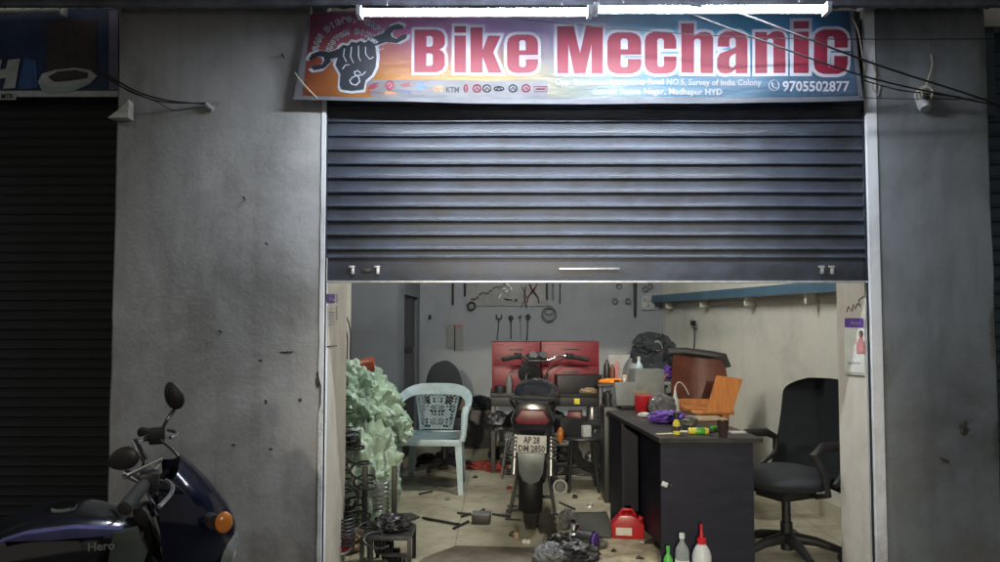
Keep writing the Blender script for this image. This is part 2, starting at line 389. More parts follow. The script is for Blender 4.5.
g = MB(); g.box((.55, 6.25, 2.95), (4.6, 4.9, .1)); one(g, 'shop_ceiling', 'ceiling', (.55, 5.85, 2.9), None, None, kind='structure')

def pillar_mesh(x0, x1, z0, z1, d, th):
    """plastered pier with slightly wavering edges"""
    mb = MB(); bm = mb.bm
    nz = 60
    L = []; 
    def w(z, s): return noise.noise(Vector((s, z*3.1, 0)))*.006+noise.noise(Vector((s, z*13, 4)))*.003
    rows = []
    for i in range(nz+1):
        z = z0+(z1-z0)*i/nz
        a, b = x0+w(z, 1.3+x0), x1+w(z, 7.7+x0)
        nx = 14
        row = [bm.verts.new((a, d+th, z))]
        row.append(bm.verts.new((a, d+.012, z))); row.append(bm.verts.new((a+.010, d+.002, z)))
        for k in range(1, nx):
            x = a+(b-a)*k/nx
            row.append(bm.verts.new((x, d+noise.noise(Vector((x*2, z*2, x0)))*.006, z)))
        row.append(bm.verts.new((b-.010, d+.002, z))); row.append(bm.verts.new((b, d+.012, z)))
        row.append(bm.verts.new((b, d+th, z)))
        rows.append(row)
    for A, B in zip(rows, rows[1:]):
        for k in range(len(A)-1): bm.faces.new((A[k], A[k+1], B[k+1], B[k]))
        bm.faces.new((A[-1], A[0], B[0], B[-1]))
    bm.faces.new(rows[0]); bm.faces.new(rows[-1][::-1])
    return mb
t = thing('plaster_pillar', 'wide grey plastered wall pier between the dark shutter and the half open shutter', 'pillar', (XL0, D, -.15))
pillar_mesh(XL0, XL1, -.15, 3.2, D, .30).build('pier', 'wall', t, world=True)
e = MB(); pts = []
def strip(x0, x1, d0, d1, z0, z1, seed, gap=None):
    mb = MB(); bm = mb.bm; rows = []; n = 70
    for i in range(n+1):
        z = z0+(z1-z0)*i/n
        q = noise.noise(Vector((seed, z*9, 1)))*.0028
        xa = x0+q
        if gap and gap[0] < z < gap[1]: xa = x0+(x1-x0)*.55+q
        rows.append([bm.verts.new((xa, d1, z)), bm.verts.new((xa, d0, z)), bm.verts.new((x1, d0, z)), bm.verts.new((x1, d1, z))])
    for A, B in zip(rows, rows[1:]):
        for k in range(4): bm.faces.new((A[k], A[(k+1) % 4], B[(k+1) % 4], B[k]))
    bm.faces.new(rows[0]); bm.faces.new(rows[-1][::-1])
    return mb
strip(XL1-.004, XL1+.016, D-.004, D+.09, -.15, 3.0, 2.0, (.95, 1.08)).build('corner_edge', 'edge', t, world=True)
t = thing('plaster_pillar', 'grey plastered wall pier right of the half open shutter, with the small lamp holder', 'pillar', (XR0, D, -.15))
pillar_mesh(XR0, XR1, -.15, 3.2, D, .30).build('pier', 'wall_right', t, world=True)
strip(XR0-.045, XR0+.006, D-.006, D+.07, -.15, 3.0, 5.0).build('corner_edge', 'edge', t, world=True)
g = MB(); g.box(((XL1+XR0)/2, 4.06, 3.05), (XR0-XL1, .28, .36)); one(g, 'lintel_beam', 'wall', (0.5, 4.0, 2.9), 'plastered lintel beam above the half open shutter, behind the banner', 'beam')
g = MB(); g.box((-3.4, 3.95, 3.05), (3.0, .2, .3)); one(g, 'lintel_beam', 'wall', (-3.4, 4.0, 2.9), 'plastered lintel beam over the dark left shutter, behind its signboard', 'beam')
g = MB(); g.box((3.5, 3.95, 3.1), (2.05, .2, .2)); one(g, 'lintel_beam', 'wall_right', (3.5, 4.0, 3.0), 'plastered lintel beam over the blue right shutter', 'beam')

# inner return walls (jambs)
JR, JL = 1.822, XL1+.012
g = MB(); g.prism([(JR+.0, 3.9), (JR+.01, 4.02), (JR+.7, 4.02), (JR+.7, 4.15+0), (2.42, 4.15), (3.4, 4.15), (3.4, 4.001), (XR1, 4.001), (XR1, 3.995), (XR0+.0, 3.995)][:0] or [(JR, 3.745), (JR, 4.06), (2.9, 4.06), (2.9, 4.003), (XR0-.003, 4.003), (XR0-.003, 3.745)], 0, 2.9, 'xy')
one(g, 'door_jamb', 'jamb', (JR, 3.9, 0), 'cream painted door jamb on the right with a payment poster', 'door jamb')
# left jamb: faces the opening, angled a little into the shop
g = MB(); g.prism([(JL, 3.745), (JL+.004, 3.75), (P(345, 281, 4.35).x+.012, 4.35), (P(345, 281, 4.35).x-.3, 4.36), (XL1-.6, 4.36), (XL1-.6, 4.002), (JL, 4.002)], 0, 2.9, 'xy')
one(g, 'door_jamb', 'jamb', (JL, 3.9, 0), 'cream painted door jamb on the left with a violet headed sticker', 'door jamb')

# interior walls
WR0, WR1 = Vector((2.475, 4.05, 0)), Vector((1.86, 8.6, 0))
def wall(a, b, th, z0, z1, side=1):
    a, b = Vector(a), Vector(b); t_ = (b-a).normalized(); n_ = Vector((t_.y, -t_.x, 0))*side*th
    return MB().prism([(a.x, a.y), (b.x, b.y), (b.x+n_.x, b.y+n_.y), (a.x+n_.x, a.y+n_.y)], z0, z1, 'xy')
one(wall(WR0, WR1, .12, 0, 2.9, 1), 'side_wall', 'cream', (2.2, 6, 0), 'cream side wall on the right of the shop, stained in its middle', 'wall')
one(wall((-1.25, 4.37, 0), (-1.25, 6.3, 0), .12, 0, 2.9, -1), 'side_wall', 'cream', (-1.3, 5, 0), 'short cream side wall on the left behind the green sacks', 'wall')
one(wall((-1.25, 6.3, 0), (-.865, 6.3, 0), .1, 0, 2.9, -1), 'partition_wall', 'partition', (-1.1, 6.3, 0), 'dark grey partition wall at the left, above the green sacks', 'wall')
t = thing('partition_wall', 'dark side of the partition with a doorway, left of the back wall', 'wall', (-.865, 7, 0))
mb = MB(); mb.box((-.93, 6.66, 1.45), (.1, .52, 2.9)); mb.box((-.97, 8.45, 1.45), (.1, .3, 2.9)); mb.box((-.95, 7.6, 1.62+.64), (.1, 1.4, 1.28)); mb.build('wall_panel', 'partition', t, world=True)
mb = MB(); mb.box((-.965, 7.6, .81), (.04, 1.38, 1.62), .004); mb.build('door', 'black', t, world=True)
g = MB(); g.box((.45, 8.66, 1.45), (2.94, .12, 2.9)); one(g, 'back_wall', 'backwall', (.4, 8.6, 0), 'grey blue back wall of the shop hung with tools', 'wall')
# skirting on right wall
tdir = (WR1-WR0).normalized(); nin = Vector((-tdir.y, tdir.x, 0))
if nin.x > 0: nin = -nin
def rw(s_, off, z):   # point on right wall: distance along s_, offset into the room, height
    p = WR0+tdir*s_+nin*off; return Vector((p.x, p.y, z))
a, b = rw(.02, .001, 0), rw(4.58, .001, 0)
one(wall(a, b, .012, .0, .12, -1) if False else MB().prism([(a.x, a.y), (b.x, b.y), ((b+nin*.012).x, (b+nin*.012).y), ((a+nin*.012).x, (a+nin*.012).y)], .0, .115, 'xy'), 'skirting_board', 'skirt', (2.2, 6, 0), 'glazed tile skirting along the foot of the cream right wall', 'skirting')
# loft shelf with a blue edge, along right wall
t = thing('wall_shelf', 'long shelf along the top of the cream wall with a blue painted edge', 'shelf', rw(1.9, .15, 1.57))
def wbox(s0, s1, o0, o1, z0, z1):
    q = [rw(s0, o0, 0), rw(s1, o0, 0), rw(s1, o1, 0), rw(s0, o1, 0)]
    return MB().prism([(v.x, v.y) for v in q], z0, z1, 'xy')
wbox(.03, 4.55, .002, .12, 1.575, 1.605).build('shelf_board', 'cream', t, world=True)
wbox(.03, 4.55, .122, .14, 1.573, 1.65).build('edge_board', 'teal', t, world=True)
for k in range(5): wbox(.4+k*.95, .43+k*.95, .002, .1, 1.50, 1.573).build('bracket', 'cream', t, world=True)
# conduit under shelf
one(MB().tube([rw(.05, .02, 1.545), rw(4.5, .02, 1.545)], .01, 8), 'wire_conduit', 'white_pl', rw(1.9, .02, 1.545), 'thin pale conduit running under the blue edged shelf', 'conduit')

# ---- shutters
def shutter_profile(z0, z1, pitch, dep):
    pr = []; z = z1; 
    while z > z0+1e-4:
        p = min(pitch, z-z0)
        for (f, y) in ((0, -dep*.12), (.12, .0), (.40, .0), (.70, -dep*.10), (.80, -dep*.35), (.84, -dep*.92), (.88, -dep), (.94, -dep*.95), (.98, -dep*.3)):
            pr.append((y, z-p*f))
        z -= p
    pr.append((0, z0)); return pr
def curtain(x0, x1, z0, z1, y, pitch, dep, nx=1, dents=0.0):
    mb = MB(); bm = mb.bm; pr = shutter_profile(z0, z1, pitch, dep); rows = []
    for (yy, z) in pr:
        rows.append([bm.verts.new((x0+(x1-x0)*i/nx, y+yy+dents*noise.noise(Vector(((x0+(x1-x0)*i/nx)*1.7, 0, z*2.3))), z)) for i in range(nx+1)])
    for A, B in zip(rows, rows[1:]):
        for k in range(nx): bm.faces.new((A[k], A[k+1], B[k+1], B[k]))
    return mb
YS = D+.035
zb = P(500, 282, YS).z; zp = P(500, 258, YS).z
t = thing('rolling_shutter', 'grey blue slatted rolling shutter, rolled half up below the bright banner', 'shutter', ((XL1+XR0)/2, YS, zb))
curtain(XL1+.017, XR0-.047, zp, 2.95, YS, .0715, .013, 60, .012).build('slat_curtain', 'shutter', t, world=True, ang=60)
mb = MB(); mb.box(((XL1+XR0)/2, YS-.004, (zb+zp)/2+.004), (XR0-XL1-.05, .01, zp-zb-.004), .001)
mb.box(((XL1+XR0)/2, YS-.012, zp+.001), (XR0-XL1-.05, .012, .008), .002); mb.build('bottom_plate', 'shutter', t, world=True)
mb = MB(); mb.box(((XL1+XR0)/2, YS-.008, zb), (XR0-XL1-.05, .034, .010), .002); mb.build('bottom_lip', 'worn', t, world=True)
hp = P(589, 269, YS)
mb = MB(); mb.box((hp.x, YS-.014, hp.z), (.30, .008, .009), .002); mb.build('handle', 'worn', t, world=True)
for px in (353, 366, 378, 822, 832):
    q = P(px, 270, YS-.015)
    mb = MB(); mb.box((q.x, q.y, q.z), (.016, .012, .042), .003); mb.box((q.x-.004, q.y-.004, q.z+.016), (.03, .01, .010), .002)
    if px == 366: mb = MB(); mb.box((q.x, q.y+.004, q.z), (.05, .006, .02), .002)
    mb.build('lock_latch', 'worn' if px != 366 else 'dark_steel', t, world=True)
for x, ww in ((XL1+.019, .006), (XR0-.051, .008)):
    mb = MB(); mb.box((x, YS-.018, 1.4), (ww, .008, 3.0)); mb.build('guide_rail', 'shutter_dark', t, world=True)
t = thing('rolling_shutter', 'closed nearly black slatted rolling shutter of the neighbouring shop at far left', 'shutter', (-3, D+.2, -.15))
curtain(-5.0, XL0-.005, -.15, P(50, 96, D+.2).z+.12, D+.2, .05, .005, 24, .004).build('slat_curtain', 'shutter_dark', t, world=True, ang=60)
t = thing('rolling_shutter', 'narrow strip of a closed dark blue rolling shutter at the far right edge', 'shutter', (3, D+.2, -.15))
curtain(XR1+.005, 4.5, -.15, 3.1, D+.2, .075, .012, 6, .004).build('slat_curtain', 'shutter_blue', t, world=True, ang=60)
q = P(998, 42, D+.17)
mb = MB(); mb.box((XR1+.07, D+.14, P(995, 60, D).z), (.10, .03, .5), .006); mb.build('guide_rail', 'shutter_blue', t, world=True)
# sides that close the neighbour bays
g = MB(); g.box((-5.1, 3.9, 1.5), (.2, .6, 3.4)); one(g, 'plaster_pillar', 'wall', (-5.1, 3.9, -.15), 'plain grey plastered pier at the outer side of the dark left shutter', 'pillar')

# ---- corrugated awning
def awning():
    mb = MB(); bm = mb.bm; nx = 420; rows = []
    x0, x1 = -5, 4.6
    for j, (y, z) in enumerate(((D+.0, ZTOP+.02), (3.3, ZTOP+.055), (2.8, ZTOP+.10), (2.45, ZTOP+.13))):
        rows.append([bm.verts.new((x0+(x1-x0)*i/nx, y, z+.012*math.sin((x0+(x1-x0)*i/nx)*2*PI/.095)+.012*noise.noise(Vector(((x0+(x1-x0)*i/nx)*.8, y, 3))))) for i in range(nx+1)])
    fs = []
    for A, B in zip(rows, rows[1:]):
        for k in range(nx): fs.append(bm.faces.new((A[k], A[k+1], B[k+1], B[k])))
    return mb
t = thing('corrugated_awning', 'dusty corrugated metal awning jutting out above the banner', 'awning', (0, D, ZTOP))
awning().build('roof_sheet', 'galv', t, world=True, ang=70)
for y in (3.62,):
    mb = MB(); mb.box((-.2, y, ZTOP+.002), (9.4, .035, .03), .003); mb.build('batten', 'galv', t, world=True)
#%FRONT
# ================================================================= BANNER
DB = 3.63
def wob(x, z): return .004*math.sin(x*5.1+z*3)+.003*math.sin(x*11.0-z*9)
bx0, bx1, bz0, bz1 = P(293, 281, DB).x, P(862, 281, DB).x, P(293, 99, DB).z, P(500, 15, DB).z
def bpos(px, py, off=0):
    p = P(px, py, DB); p.y = DB+wob(p.x, p.z)-off; return p
t = thing('shop_banner', 'printed flex banner reading Bike Mechanic, strung up under the tube lights', 'banner', P(578, 99, DB))
BAN = t
def bsheet(c, off, sag, nx=70, ny=8):
    """c: four pixel corners TL TR BR BL"""
    def fn(u, v):
        top = [c[0][k]+(c[1][k]-c[0][k])*u for k in (0, 1)]; bot = [c[3][k]+(c[2][k]-c[3][k])*u for k in (0, 1)]
        px = bot[0]+(top[0]-bot[0])*v; py = bot[1]+(top[1]-bot[1])*v+sag*math.sin(PI*u)*(1-v)
        q = bpos(px, py, off); q.y -= .018*max(0, 1-abs(u-.985)/.03)*(1-v)*0
        return q
    return MB().sheet(fn, nx, ny)
bsheet([(309, 13), (853, 11), (863, 100.5), (293.5, 99)], 0, 4).build('flex_sheet', 'sheet', t, world=True)
def banner_mat():
    m = bpy.data.materials.new('banner_print'); m.use_nodes = True; nt = m.node_tree; N = nt.nodes.new; L = nt.links.new
    b = nt.nodes['Principled BSDF']; b.inputs['Roughness'].default_value = .38
    tc = N('ShaderNodeTexCoord'); sp = N('ShaderNodeSeparateXYZ'); L(tc.outputs['Object'], sp.inputs[0])
    n = N('ShaderNodeTexNoise'); n.inputs['Scale'].default_value = 3.5; n.inputs['Detail'].default_value = 2; L(tc.outputs['Object'], n.inputs['Vector'])
    mx = N('ShaderNodeMapRange'); mx.inputs[1].default_value = bx0-t.location.x; mx.inputs[2].default_value = bx1-t.location.x; L(sp.outputs[0], mx.inputs[0])
    ad = N('ShaderNodeMath'); ad.operation = 'MULTIPLY_ADD'; ad.inputs[1].default_value = .10; L(n.outputs['Fac'], ad.inputs[0]); L(mx.outputs[0], ad.inputs[2])
    sb = N('ShaderNodeMath'); sb.operation = 'SUBTRACT'; sb.inputs[1].default_value = .05; L(ad.outputs[0], sb.inputs[0])
    def ramp(st):
        r = N('ShaderNodeValToRGB'); e = r.color_ramp.elements
        e[0].position = st[0][0]; e[0].color = (*[q_*.54 for q_ in st[0][1]], 1); e[1].position = st[-1][0]; e[1].color = (*[q_*.54 for q_ in st[-1][1]], 1)
        for p, c in st[1:-1]: k = e.new(p); k.color = (*[q_*.58 for q_ in c], 1)
        L(sb.outputs[0], r.inputs[0]); return r
    top = ramp([(0, (.34, .08, .14)), (.10, (.50, .10, .22)), (.2, (.62, .18, .40)), (.32, (.58, .30, .58)), (.45, (.50, .38, .62)), (.53, (.46, .46, .6)), (.62, (.32, .58, .78)), (.78, (.07, .42, .68)), (.92, (.05, .3, .6)), (1, (.08, .18, .36))])
    bot = ramp([(0, (.50, .12, .08)), (.09, (.72, .28, .06)), (.2, (.85, .36, .05)), (.32, (.88, .55, .16)), (.45, (.50, .50, .38)), (.56, (.40, .55, .6)), (.68, (.22, .42, .56)), (.85, (.16, .33, .5)), (1, (.16, .26, .4))])
    mz = N('ShaderNodeMapRange'); mz.inputs[1].default_value = .10; mz.inputs[2].default_value = .34; L(sp.outputs[2], mz.inputs[0])
    ad2 = N('ShaderNodeMath'); ad2.operation = 'MULTIPLY_ADD'; ad2.inputs[1].default_value = .5; L(n.outputs['Fac'], ad2.inputs[0]); L(mz.outputs[0], ad2.inputs[2])
    s2 = N('ShaderNodeMath'); s2.operation = 'SUBTRACT'; s2.use_clamp = True; s2.inputs[1].default_value = .25; L(ad2.outputs[0], s2.inputs[0])
    mi = N('ShaderNodeMixRGB'); L(s2.outputs[0], mi.inputs[0]); L(bot.outputs[0], mi.inputs[1]); L(top.outputs[0], mi.inputs[2]); L(mi.outputs[0], b.inputs['Base Color'])
    return m
M['print'] = banner_mat(); translucent(M['print'], .5); translucent(M['sheet'], .65)
for k_ in ('print', 'sheet'):
    nt_ = M[k_].node_tree; tc_ = nt_.nodes.new('ShaderNodeTexCoord'); mp_ = nt_.nodes.new('ShaderNodeMapping'); mp_.inputs['Rotation'].default_value = (0, R(35), 0); mp_.inputs['Scale'].default_value = (2.2, 1, 9)
    n_ = nt_.nodes.new('ShaderNodeTexNoise'); n_.inputs['Scale'].default_value = 1.6; n_.inputs['Detail'].default_value = 3; b_ = nt_.nodes.new('ShaderNodeBump'); b_.inputs['Strength'].default_value = .7; b_.inputs['Distance'].default_value = .02
    nt_.links.new(tc_.outputs['Object'], mp_.inputs[0]); nt_.links.new(mp_.outputs[0], n_.inputs['Vector']); nt_.links.new(n_.outputs['Fac'], b_.inputs['Height']); nt_.links.new(b_.outputs[0], nt_.nodes['Principled BSDF'].inputs['Normal'])
bsheet([(311, 14), (848, 12), (858, 96), (303, 96)], .0025, 3.5).build('printed_face', 'print', t, world=True)
# hem strip at foot
bsheet([(294, 97.2), (863, 98.5), (863, 101), (293.5, 99.8)], .0045, 4, 70, 2).build('hem', 'sheet', t, world=True)
# pale strip for makers' marks
bsheet([(366, 80), (548, 81), (548, 97), (372, 97)], .0045, 1.5, 20, 2).build('pale_strip', 'sheet', t, world=True)
# big lettering
G = {}
G['B'] = (.68, [[(0, 0), (.5, 0), (.62, .05), (.68, .16), (.68, .40), (.64, .48), (.56, .53), (.64, .58), (.68, .66), (.68, .84), (.62, .95), (.5, 1), (0, 1)], [(.27, .15), (.27, .44), (.37, .44), (.41, .40), (.41, .19), (.37, .15)], [(.27, .60), (.27, .85), (.37, .85), (.41, .81), (.41, .64), (.37, .60)]])
G['i'] = (.27, [[(0, 0), (.27, 0), (.27, .82), (0, .82)], [(0, .88), (.27, .88), (.27, 1.03), (0, 1.03)]])
G['k'] = (.70, [[(0, 0), (.27, 0), (.27, .34), (.40, 0), (.70, 0), (.51, .45), (.67, .82), (.39, .82), (.27, .5), (.27, 1), (0, 1)]])
cO = [(.68, .66), (.65, .76), (.58, .82), (.48, .85), (.2, .85), (.1, .82), (.03, .76), (0, .66), (0, .18), (.03, .08), (.1, .02), (.2, -.01), (.48, -.01), (.58, .02), (.65, .08), (.68, .18)]
G['e'] = (.68, [[(.68, .39)]+cO+[(.68, .30), (.41, .30), (.41, .17), (.38, .13), (.30, .13), (.27, .17), (.27, .39)], [(.27, .50), (.41, .50), (.41, .68), (.38, .72), (.30, .72), (.27, .68)]])
G['c'] = (.68, [[(.68, .50)]+cO+[(.68, .34), (.41, .34), (.41, .17), (.38, .13), (.30, .13), (.27, .17), (.27, .67), (.30, .71), (.38, .71), (.41, .67), (.41, .50)]])
G['h'] = (.68, [[(0, 0), (.27, 0), (.27, .66), (.30, .70), (.38, .70), (.41, .66), (.41, 0), (.68, 0), (.68, .72), (.62, .82), (.52, .85), (.40, .84), (.27, .76), (.27, 1.02), (0, 1.02)]])
G['n'] = (.68, [[(0, 0), (.27, 0), (.27, .66), (.30, .70), (.38, .70), (.41, .66), (.41, 0), (.68, 0), (.68, .72), (.62, .82), (.52, .85), (.40, .84), (.27, .76), (.27, .83), (0, .83)]])
G['a'] = (.67, [[(.41, 0), (.67, 0), (.67, .68), (.62, .79), (.5, .85), (.18, .85), (.06, .79), (.01, .68), (.01, .54), (.27, .54), (.27, .68), (.31, .72), (.38, .72), (.41, .68), (.41, .54), (.30, .49), (.06, .40), (0, .30), (0, .10), (.07, .01), (.18, -.01), (.31, .01), (.41, .08)], [(.27, .16), (.31, .12), (.37, .13), (.41, .18), (.41, .41), (.30, .35), (.27, .28)]])
G['M'] = (.98, [[(0, 0), (.24, 0), (.24, .62), (.36, 0), (.61, 0), (.74, .62), (.74, 0), (.98, 0), (.98, 1), (.62, 1), (.49, .42), (.36, 1), (0, 1)]])
LET = [('B', 414.5, 445, 30, 73), ('i', 454.5, 466, 28, 73), ('k', 470.5, 502, 28, 73), ('e', 507, 538, 28, 73), ('M', 557, 602.5, 27, 74), ('e', 607, 641, 26, 74), ('c', 644.5, 676, 25, 74), ('h', 681, 713, 25, 73.5), ('a', 717, 747.5, 24.5, 73.5), ('n', 755, 785, 24, 73.5), ('i', 793, 808, 23.5, 73.5), ('c', 813, 847, 23, 74)]
for off, mt, dd, nm in ((.062, 'white_ink', .0045, 'letter_outline'), (0.0, 'red_ink', .0065, 'letter')):
    for i, (ch, xa, xb, yt, yb_) in enumerate(LET):
        w, pl = G[ch]
        if off and ch == 'i': pl = [[(0, 0), (.27, 0), (.27, 1.03), (0, 1.03)]]
        me = curve_mesh(pl, off if off else 0)
        mb = MB()
        mb.add_mesh(me, lambda co: bpos(xa+(xb-xa)*co.x/w, yb_-(yb_-yt)*co.y, dd+(.0004*(i % 2) if off else 0)))
        bmesh.ops.triangulate(mb.bm, faces=mb.bm.faces)
        mb.build(nm, mt, t, world=True)
def btext(s, px, py, size_px, mt, nm, dd=.0065, width=None, offset=.0, xs=1.0, parent=None):
    me = text_mesh(s, 1, 2, offset); mx = max(v.co.x for v in me.vertices); k = (width/mx) if width else size_px*xs
    mb = MB().add_mesh(me, lambda co: bpos(px+co.x*k, py-co.y*size_px, dd)); bmesh.ops.triangulate(mb.bm, faces=mb.bm.faces)
    return mb.build(nm, mt, parent or t, world=True)
btext('Opp. Brindavan Apartments Road NO.5, Survey of India Colony', 555, 85.5, 8.5, 'white_ink', 'address_line', width=206, offset=.01)
btext('Gandhi Statue Nagar, Madhapur HYD', 592, 95, 8.5, 'white_ink', 'address_line', width=130, offset=.01)
btext('9705502877', 782, 91.5, 14, 'white_ink', 'phone_number', width=67, offset=.022)
mb = MB(); rp = [bpos(773.5+5*math.cos(a), 86+5.2*math.sin(a), .0065) for a in [2*PI*i/20 for i in range(20)]]; mb.tube(rp, .0022, 6, closed=True)
mb.tube([bpos(771.5, 83.5, .0065), bpos(771.8, 86, .0065), bpos(774, 88.6, .0065), bpos(776, 88.6, .0065)], .0035, 6); mb.build('phone_symbol', 'white_ink', t, world=True)
# fist-and-spanner emblem
def bpoly(pts, mt, nm, dd, parent=None): 
    me = curve_mesh([[(x, -y) for x, y in pts]])
    mb = MB().add_mesh(me, lambda co: bpos(co.x, -co.y, dd)); return mb.build(nm, mt, parent or t, world=True)
def bstroke(pts, r, mt, nm, dd, parent=None):
    mb = MB().tube([bpos(x, y, dd) for x, y in pts], r*3.55/750, 6); return mb.build(nm, mt, parent or t, world=True)
def spanner(gr=0.0):
    ang = math.atan2(34-62, 398-318); ux, uy = math.cos(ang), math.sin(ang); nx_, ny_ = -uy, ux
    L0 = math.hypot(80, 28)
    prof = [(0+4, 9), (-6, 7.5), (-8.5, 4), (-4, 3), (3, 4.6), (7, 1.5), (7, -2), (2, -4.2), (-6, -2.8), (-8, -5), (-3, -9), (6, -9), (14, -4.6), (L0-14, -4.6), (L0-6, -9), (L0+3, -9), (L0+8, -5), (L0+6, -2.8), (L0-2, -4.2), (L0-7, -2), (L0-7, 1.5), (L0-3, 4.6), (L0+4, 3), (L0+8.5, 4), (L0+6, 7.5), (L0-4, 9), (L0-14, 4.6), (14, 4.6)]
    out = []
    cx, cy = L0/2, 0
    for a_, b_ in prof:
        if gr: a_, b_ = cx+(a_-cx)*(1+gr*.10), b_*(1+gr*.35)
        out.append((318+ux*a_+nx_*b_, 62+uy*a_+ny_*b_))
    return out
hand = [(340, 86), (341, 75), (336, 66), (339, 56), (340, 49), (344, 46), (349, 47), (352, 43), (357, 44), (361, 42), (365, 44), (369, 41), (374, 44), (376, 49), (377, 58), (376, 68), (372, 76), (366, 81), (364, 90), (352, 91.5), (342, 90)]
hc = (356, 67)
bpoly(spanner(.6), 'white_ink', 'emblem_outline', .0045); bpoly([(hc[0]+(x-hc[0])*1.14, hc[1]+(y-hc[1])*1.11) for x, y in hand], 'white_ink', 'emblem_outline', .0050)
bpoly(spanner(), 'slate_ink', 'emblem_spanner', .0065); bpoly(hand, 'slate_ink', 'emblem_fist', .0072)
for pl in ([(345, 50), (344, 57), (347, 63)], [(352, 48), (351, 58), (354, 64)], [(359, 47), (359, 58), (361, 62)], [(366, 48), (366, 55), (370, 60), (374, 58)], [(343, 70), (346, 66), (350, 66)], [(331, 61), (338, 59.5)], [(376, 52), (384, 49.5)]):
    bstroke(pl, .55, 'white_ink', 'emblem_line', .0078)
bstroke([(361, 74), (358, 71.5), (354.5, 73), (356, 76), (359, 78), (360, 82), (356.5, 86), (352, 85), (350, 81.5), (353, 78), (358, 76.5), (363, 75.5), (366, 72.5)], .75, 'white_ink', 'emblem_ampersand', .008)
def arctext(s, cx, cy, r, a0, a1, size):
    k = len(s)
    for i, ch in enumerate(s):
        if ch == ' ': continue
        a = R(a0+(a1-a0)*(i+.5)/k); x, y = cx+r*math.cos(a), cy-r*math.sin(a)
        th = a-PI/2; c_, s_ = math.cos(th), math.sin(th)
        for off, mt, dd in ((.09, 'white_ink', .0046), (.0, 'slate_ink', .0062)):
            me = text_mesh(ch, 1, 1, off, 'CENTER')
            MB().add_mesh(me, lambda co: bpos(x+(co.x*c_-(co.y-.35)*s_)*size, y-(co.x*s_+(co.y-.35)*c_)*size, dd)).build('arc_letter' if off == 0 else 'arc_letter_outline', mt, t, world=True)
arctext('SAN DIEGO, CAFE', 353, 59, 39, 170, 38, 7.6)
arctext('CUSTOM BIKES', 355, 60, 27.5, 170, 34, 7.0)
# row of small makers' marks
bpoly([(368, 90), (370, 86), (374, 84), (380, 83), (376, 86), (379, 86.5), (374, 89.5)], 'red_ink', 'small_mark', .0065)
btext('HONDA', 367, 94.5, 4, 'red_ink', 'small_mark_text', width=14)
bpoly([(390+5*math.cos(a), 86+5*math.sin(a)) for a in [2*PI*i/14 for i in range(14)]], 'red_ink', 'small_mark', .0065)
bstroke([(387.5, 86), (390, 83.5), (392, 86), (389.5, 88.5)], .5, 'white_ink', 'small_mark_detail', .0075)
btext('BAJAJ', 385, 95, 4, 'orange', 'small_mark_text', width=11)
bpoly([(400, 86), (405, 84), (411, 83), (409, 85.5), (412, 87), (405, 87.5)], 'red_ink', 'small_mark', .0065)
btext('TVS', 402, 94.5, 4, 'blue_ink', 'small_mark_text', width=9)
bpoly([(416, 87), (421, 83), (425, 83.5), (421, 86), (426, 87), (422, 91), (417, 91), (420, 88.5)], 'blue_ink', 'small_mark', .0065)
btext('CAT', 433, 92, 7, 'orange', 'small_mark_text', width=11); btext('KTM', 446, 93, 8, 'ink', 'small_mark_text', width=13, offset=.02)
for cx_, mt in ((466, 'red_ink'), (477, 'red_ink'), (487, 'slate_ink'), (499, 'slate_ink'), (513, 'slate_ink'), (526, 'red_ink')):
    w_, h_ = (1.8, 4) if cx_ == 466 else ((5, 2.2) if cx_ == 499 else (4, 4))
    mb = MB().tube([bpos(cx_+w_*math.cos(a), 89+h_*math.sin(a)*(1 if math.sin(a) < 0 else .8), .006) for a in [2*PI*i/12 for i in range(12)]], .003, 5, closed=True)
    mb.tube([bpos(cx_-w_*.6, 90.5, .0065), bpos(cx_, 87.5, .0065), bpos(cx_+w_*.6, 90.5, .0065)], .0025, 5); mb.build('small_mark', mt, t, world=True)
mb = MB().tube([bpos(x, y, .006) for x, y in ((534, 87), (547, 87), (547, 92), (534, 92))], .0018, 5, closed=True); mb.build('small_mark', 'red_ink', t, world=True)
mb = MB().tube([bpos(536, 89.5, .006), bpos(545, 89.5, .006)], .0035, 5); mb.build('small_mark', 'red_ink', t, world=True)
# ropes of the banner, with loose corner
def one_tube(pts, r, name, m, label, cat, group=None, n=6):
    return one(MB().tube(pts, r, n), name, m, Vector(pts[0]), label, cat, group)
one_tube(bez(bpos(295, 73, .006), bpos(300, 80, .02), bpos(308, 90, .02), bpos(318, 99, .006), 8), .0028, 'tie_rope', 'rope', 'cream rope across the lower left corner of the banner', 'rope')
one_tube(bez(bpos(311, 15), P(311, 6, 3.6), P(312, 2, 3.62), P(312, -6, 3.65), 6), .0028, 'tie_rope', 'rope', 'short rope at the top left corner of the banner', 'rope')
one_tube(bez(bpos(852, 20), P(858, 26, 3.6), P(862, 40, 3.66), P(866, 96, 3.69), 8), .003, 'tie_rope', 'rope', 'slack rope down the right edge of the banner', 'rope')

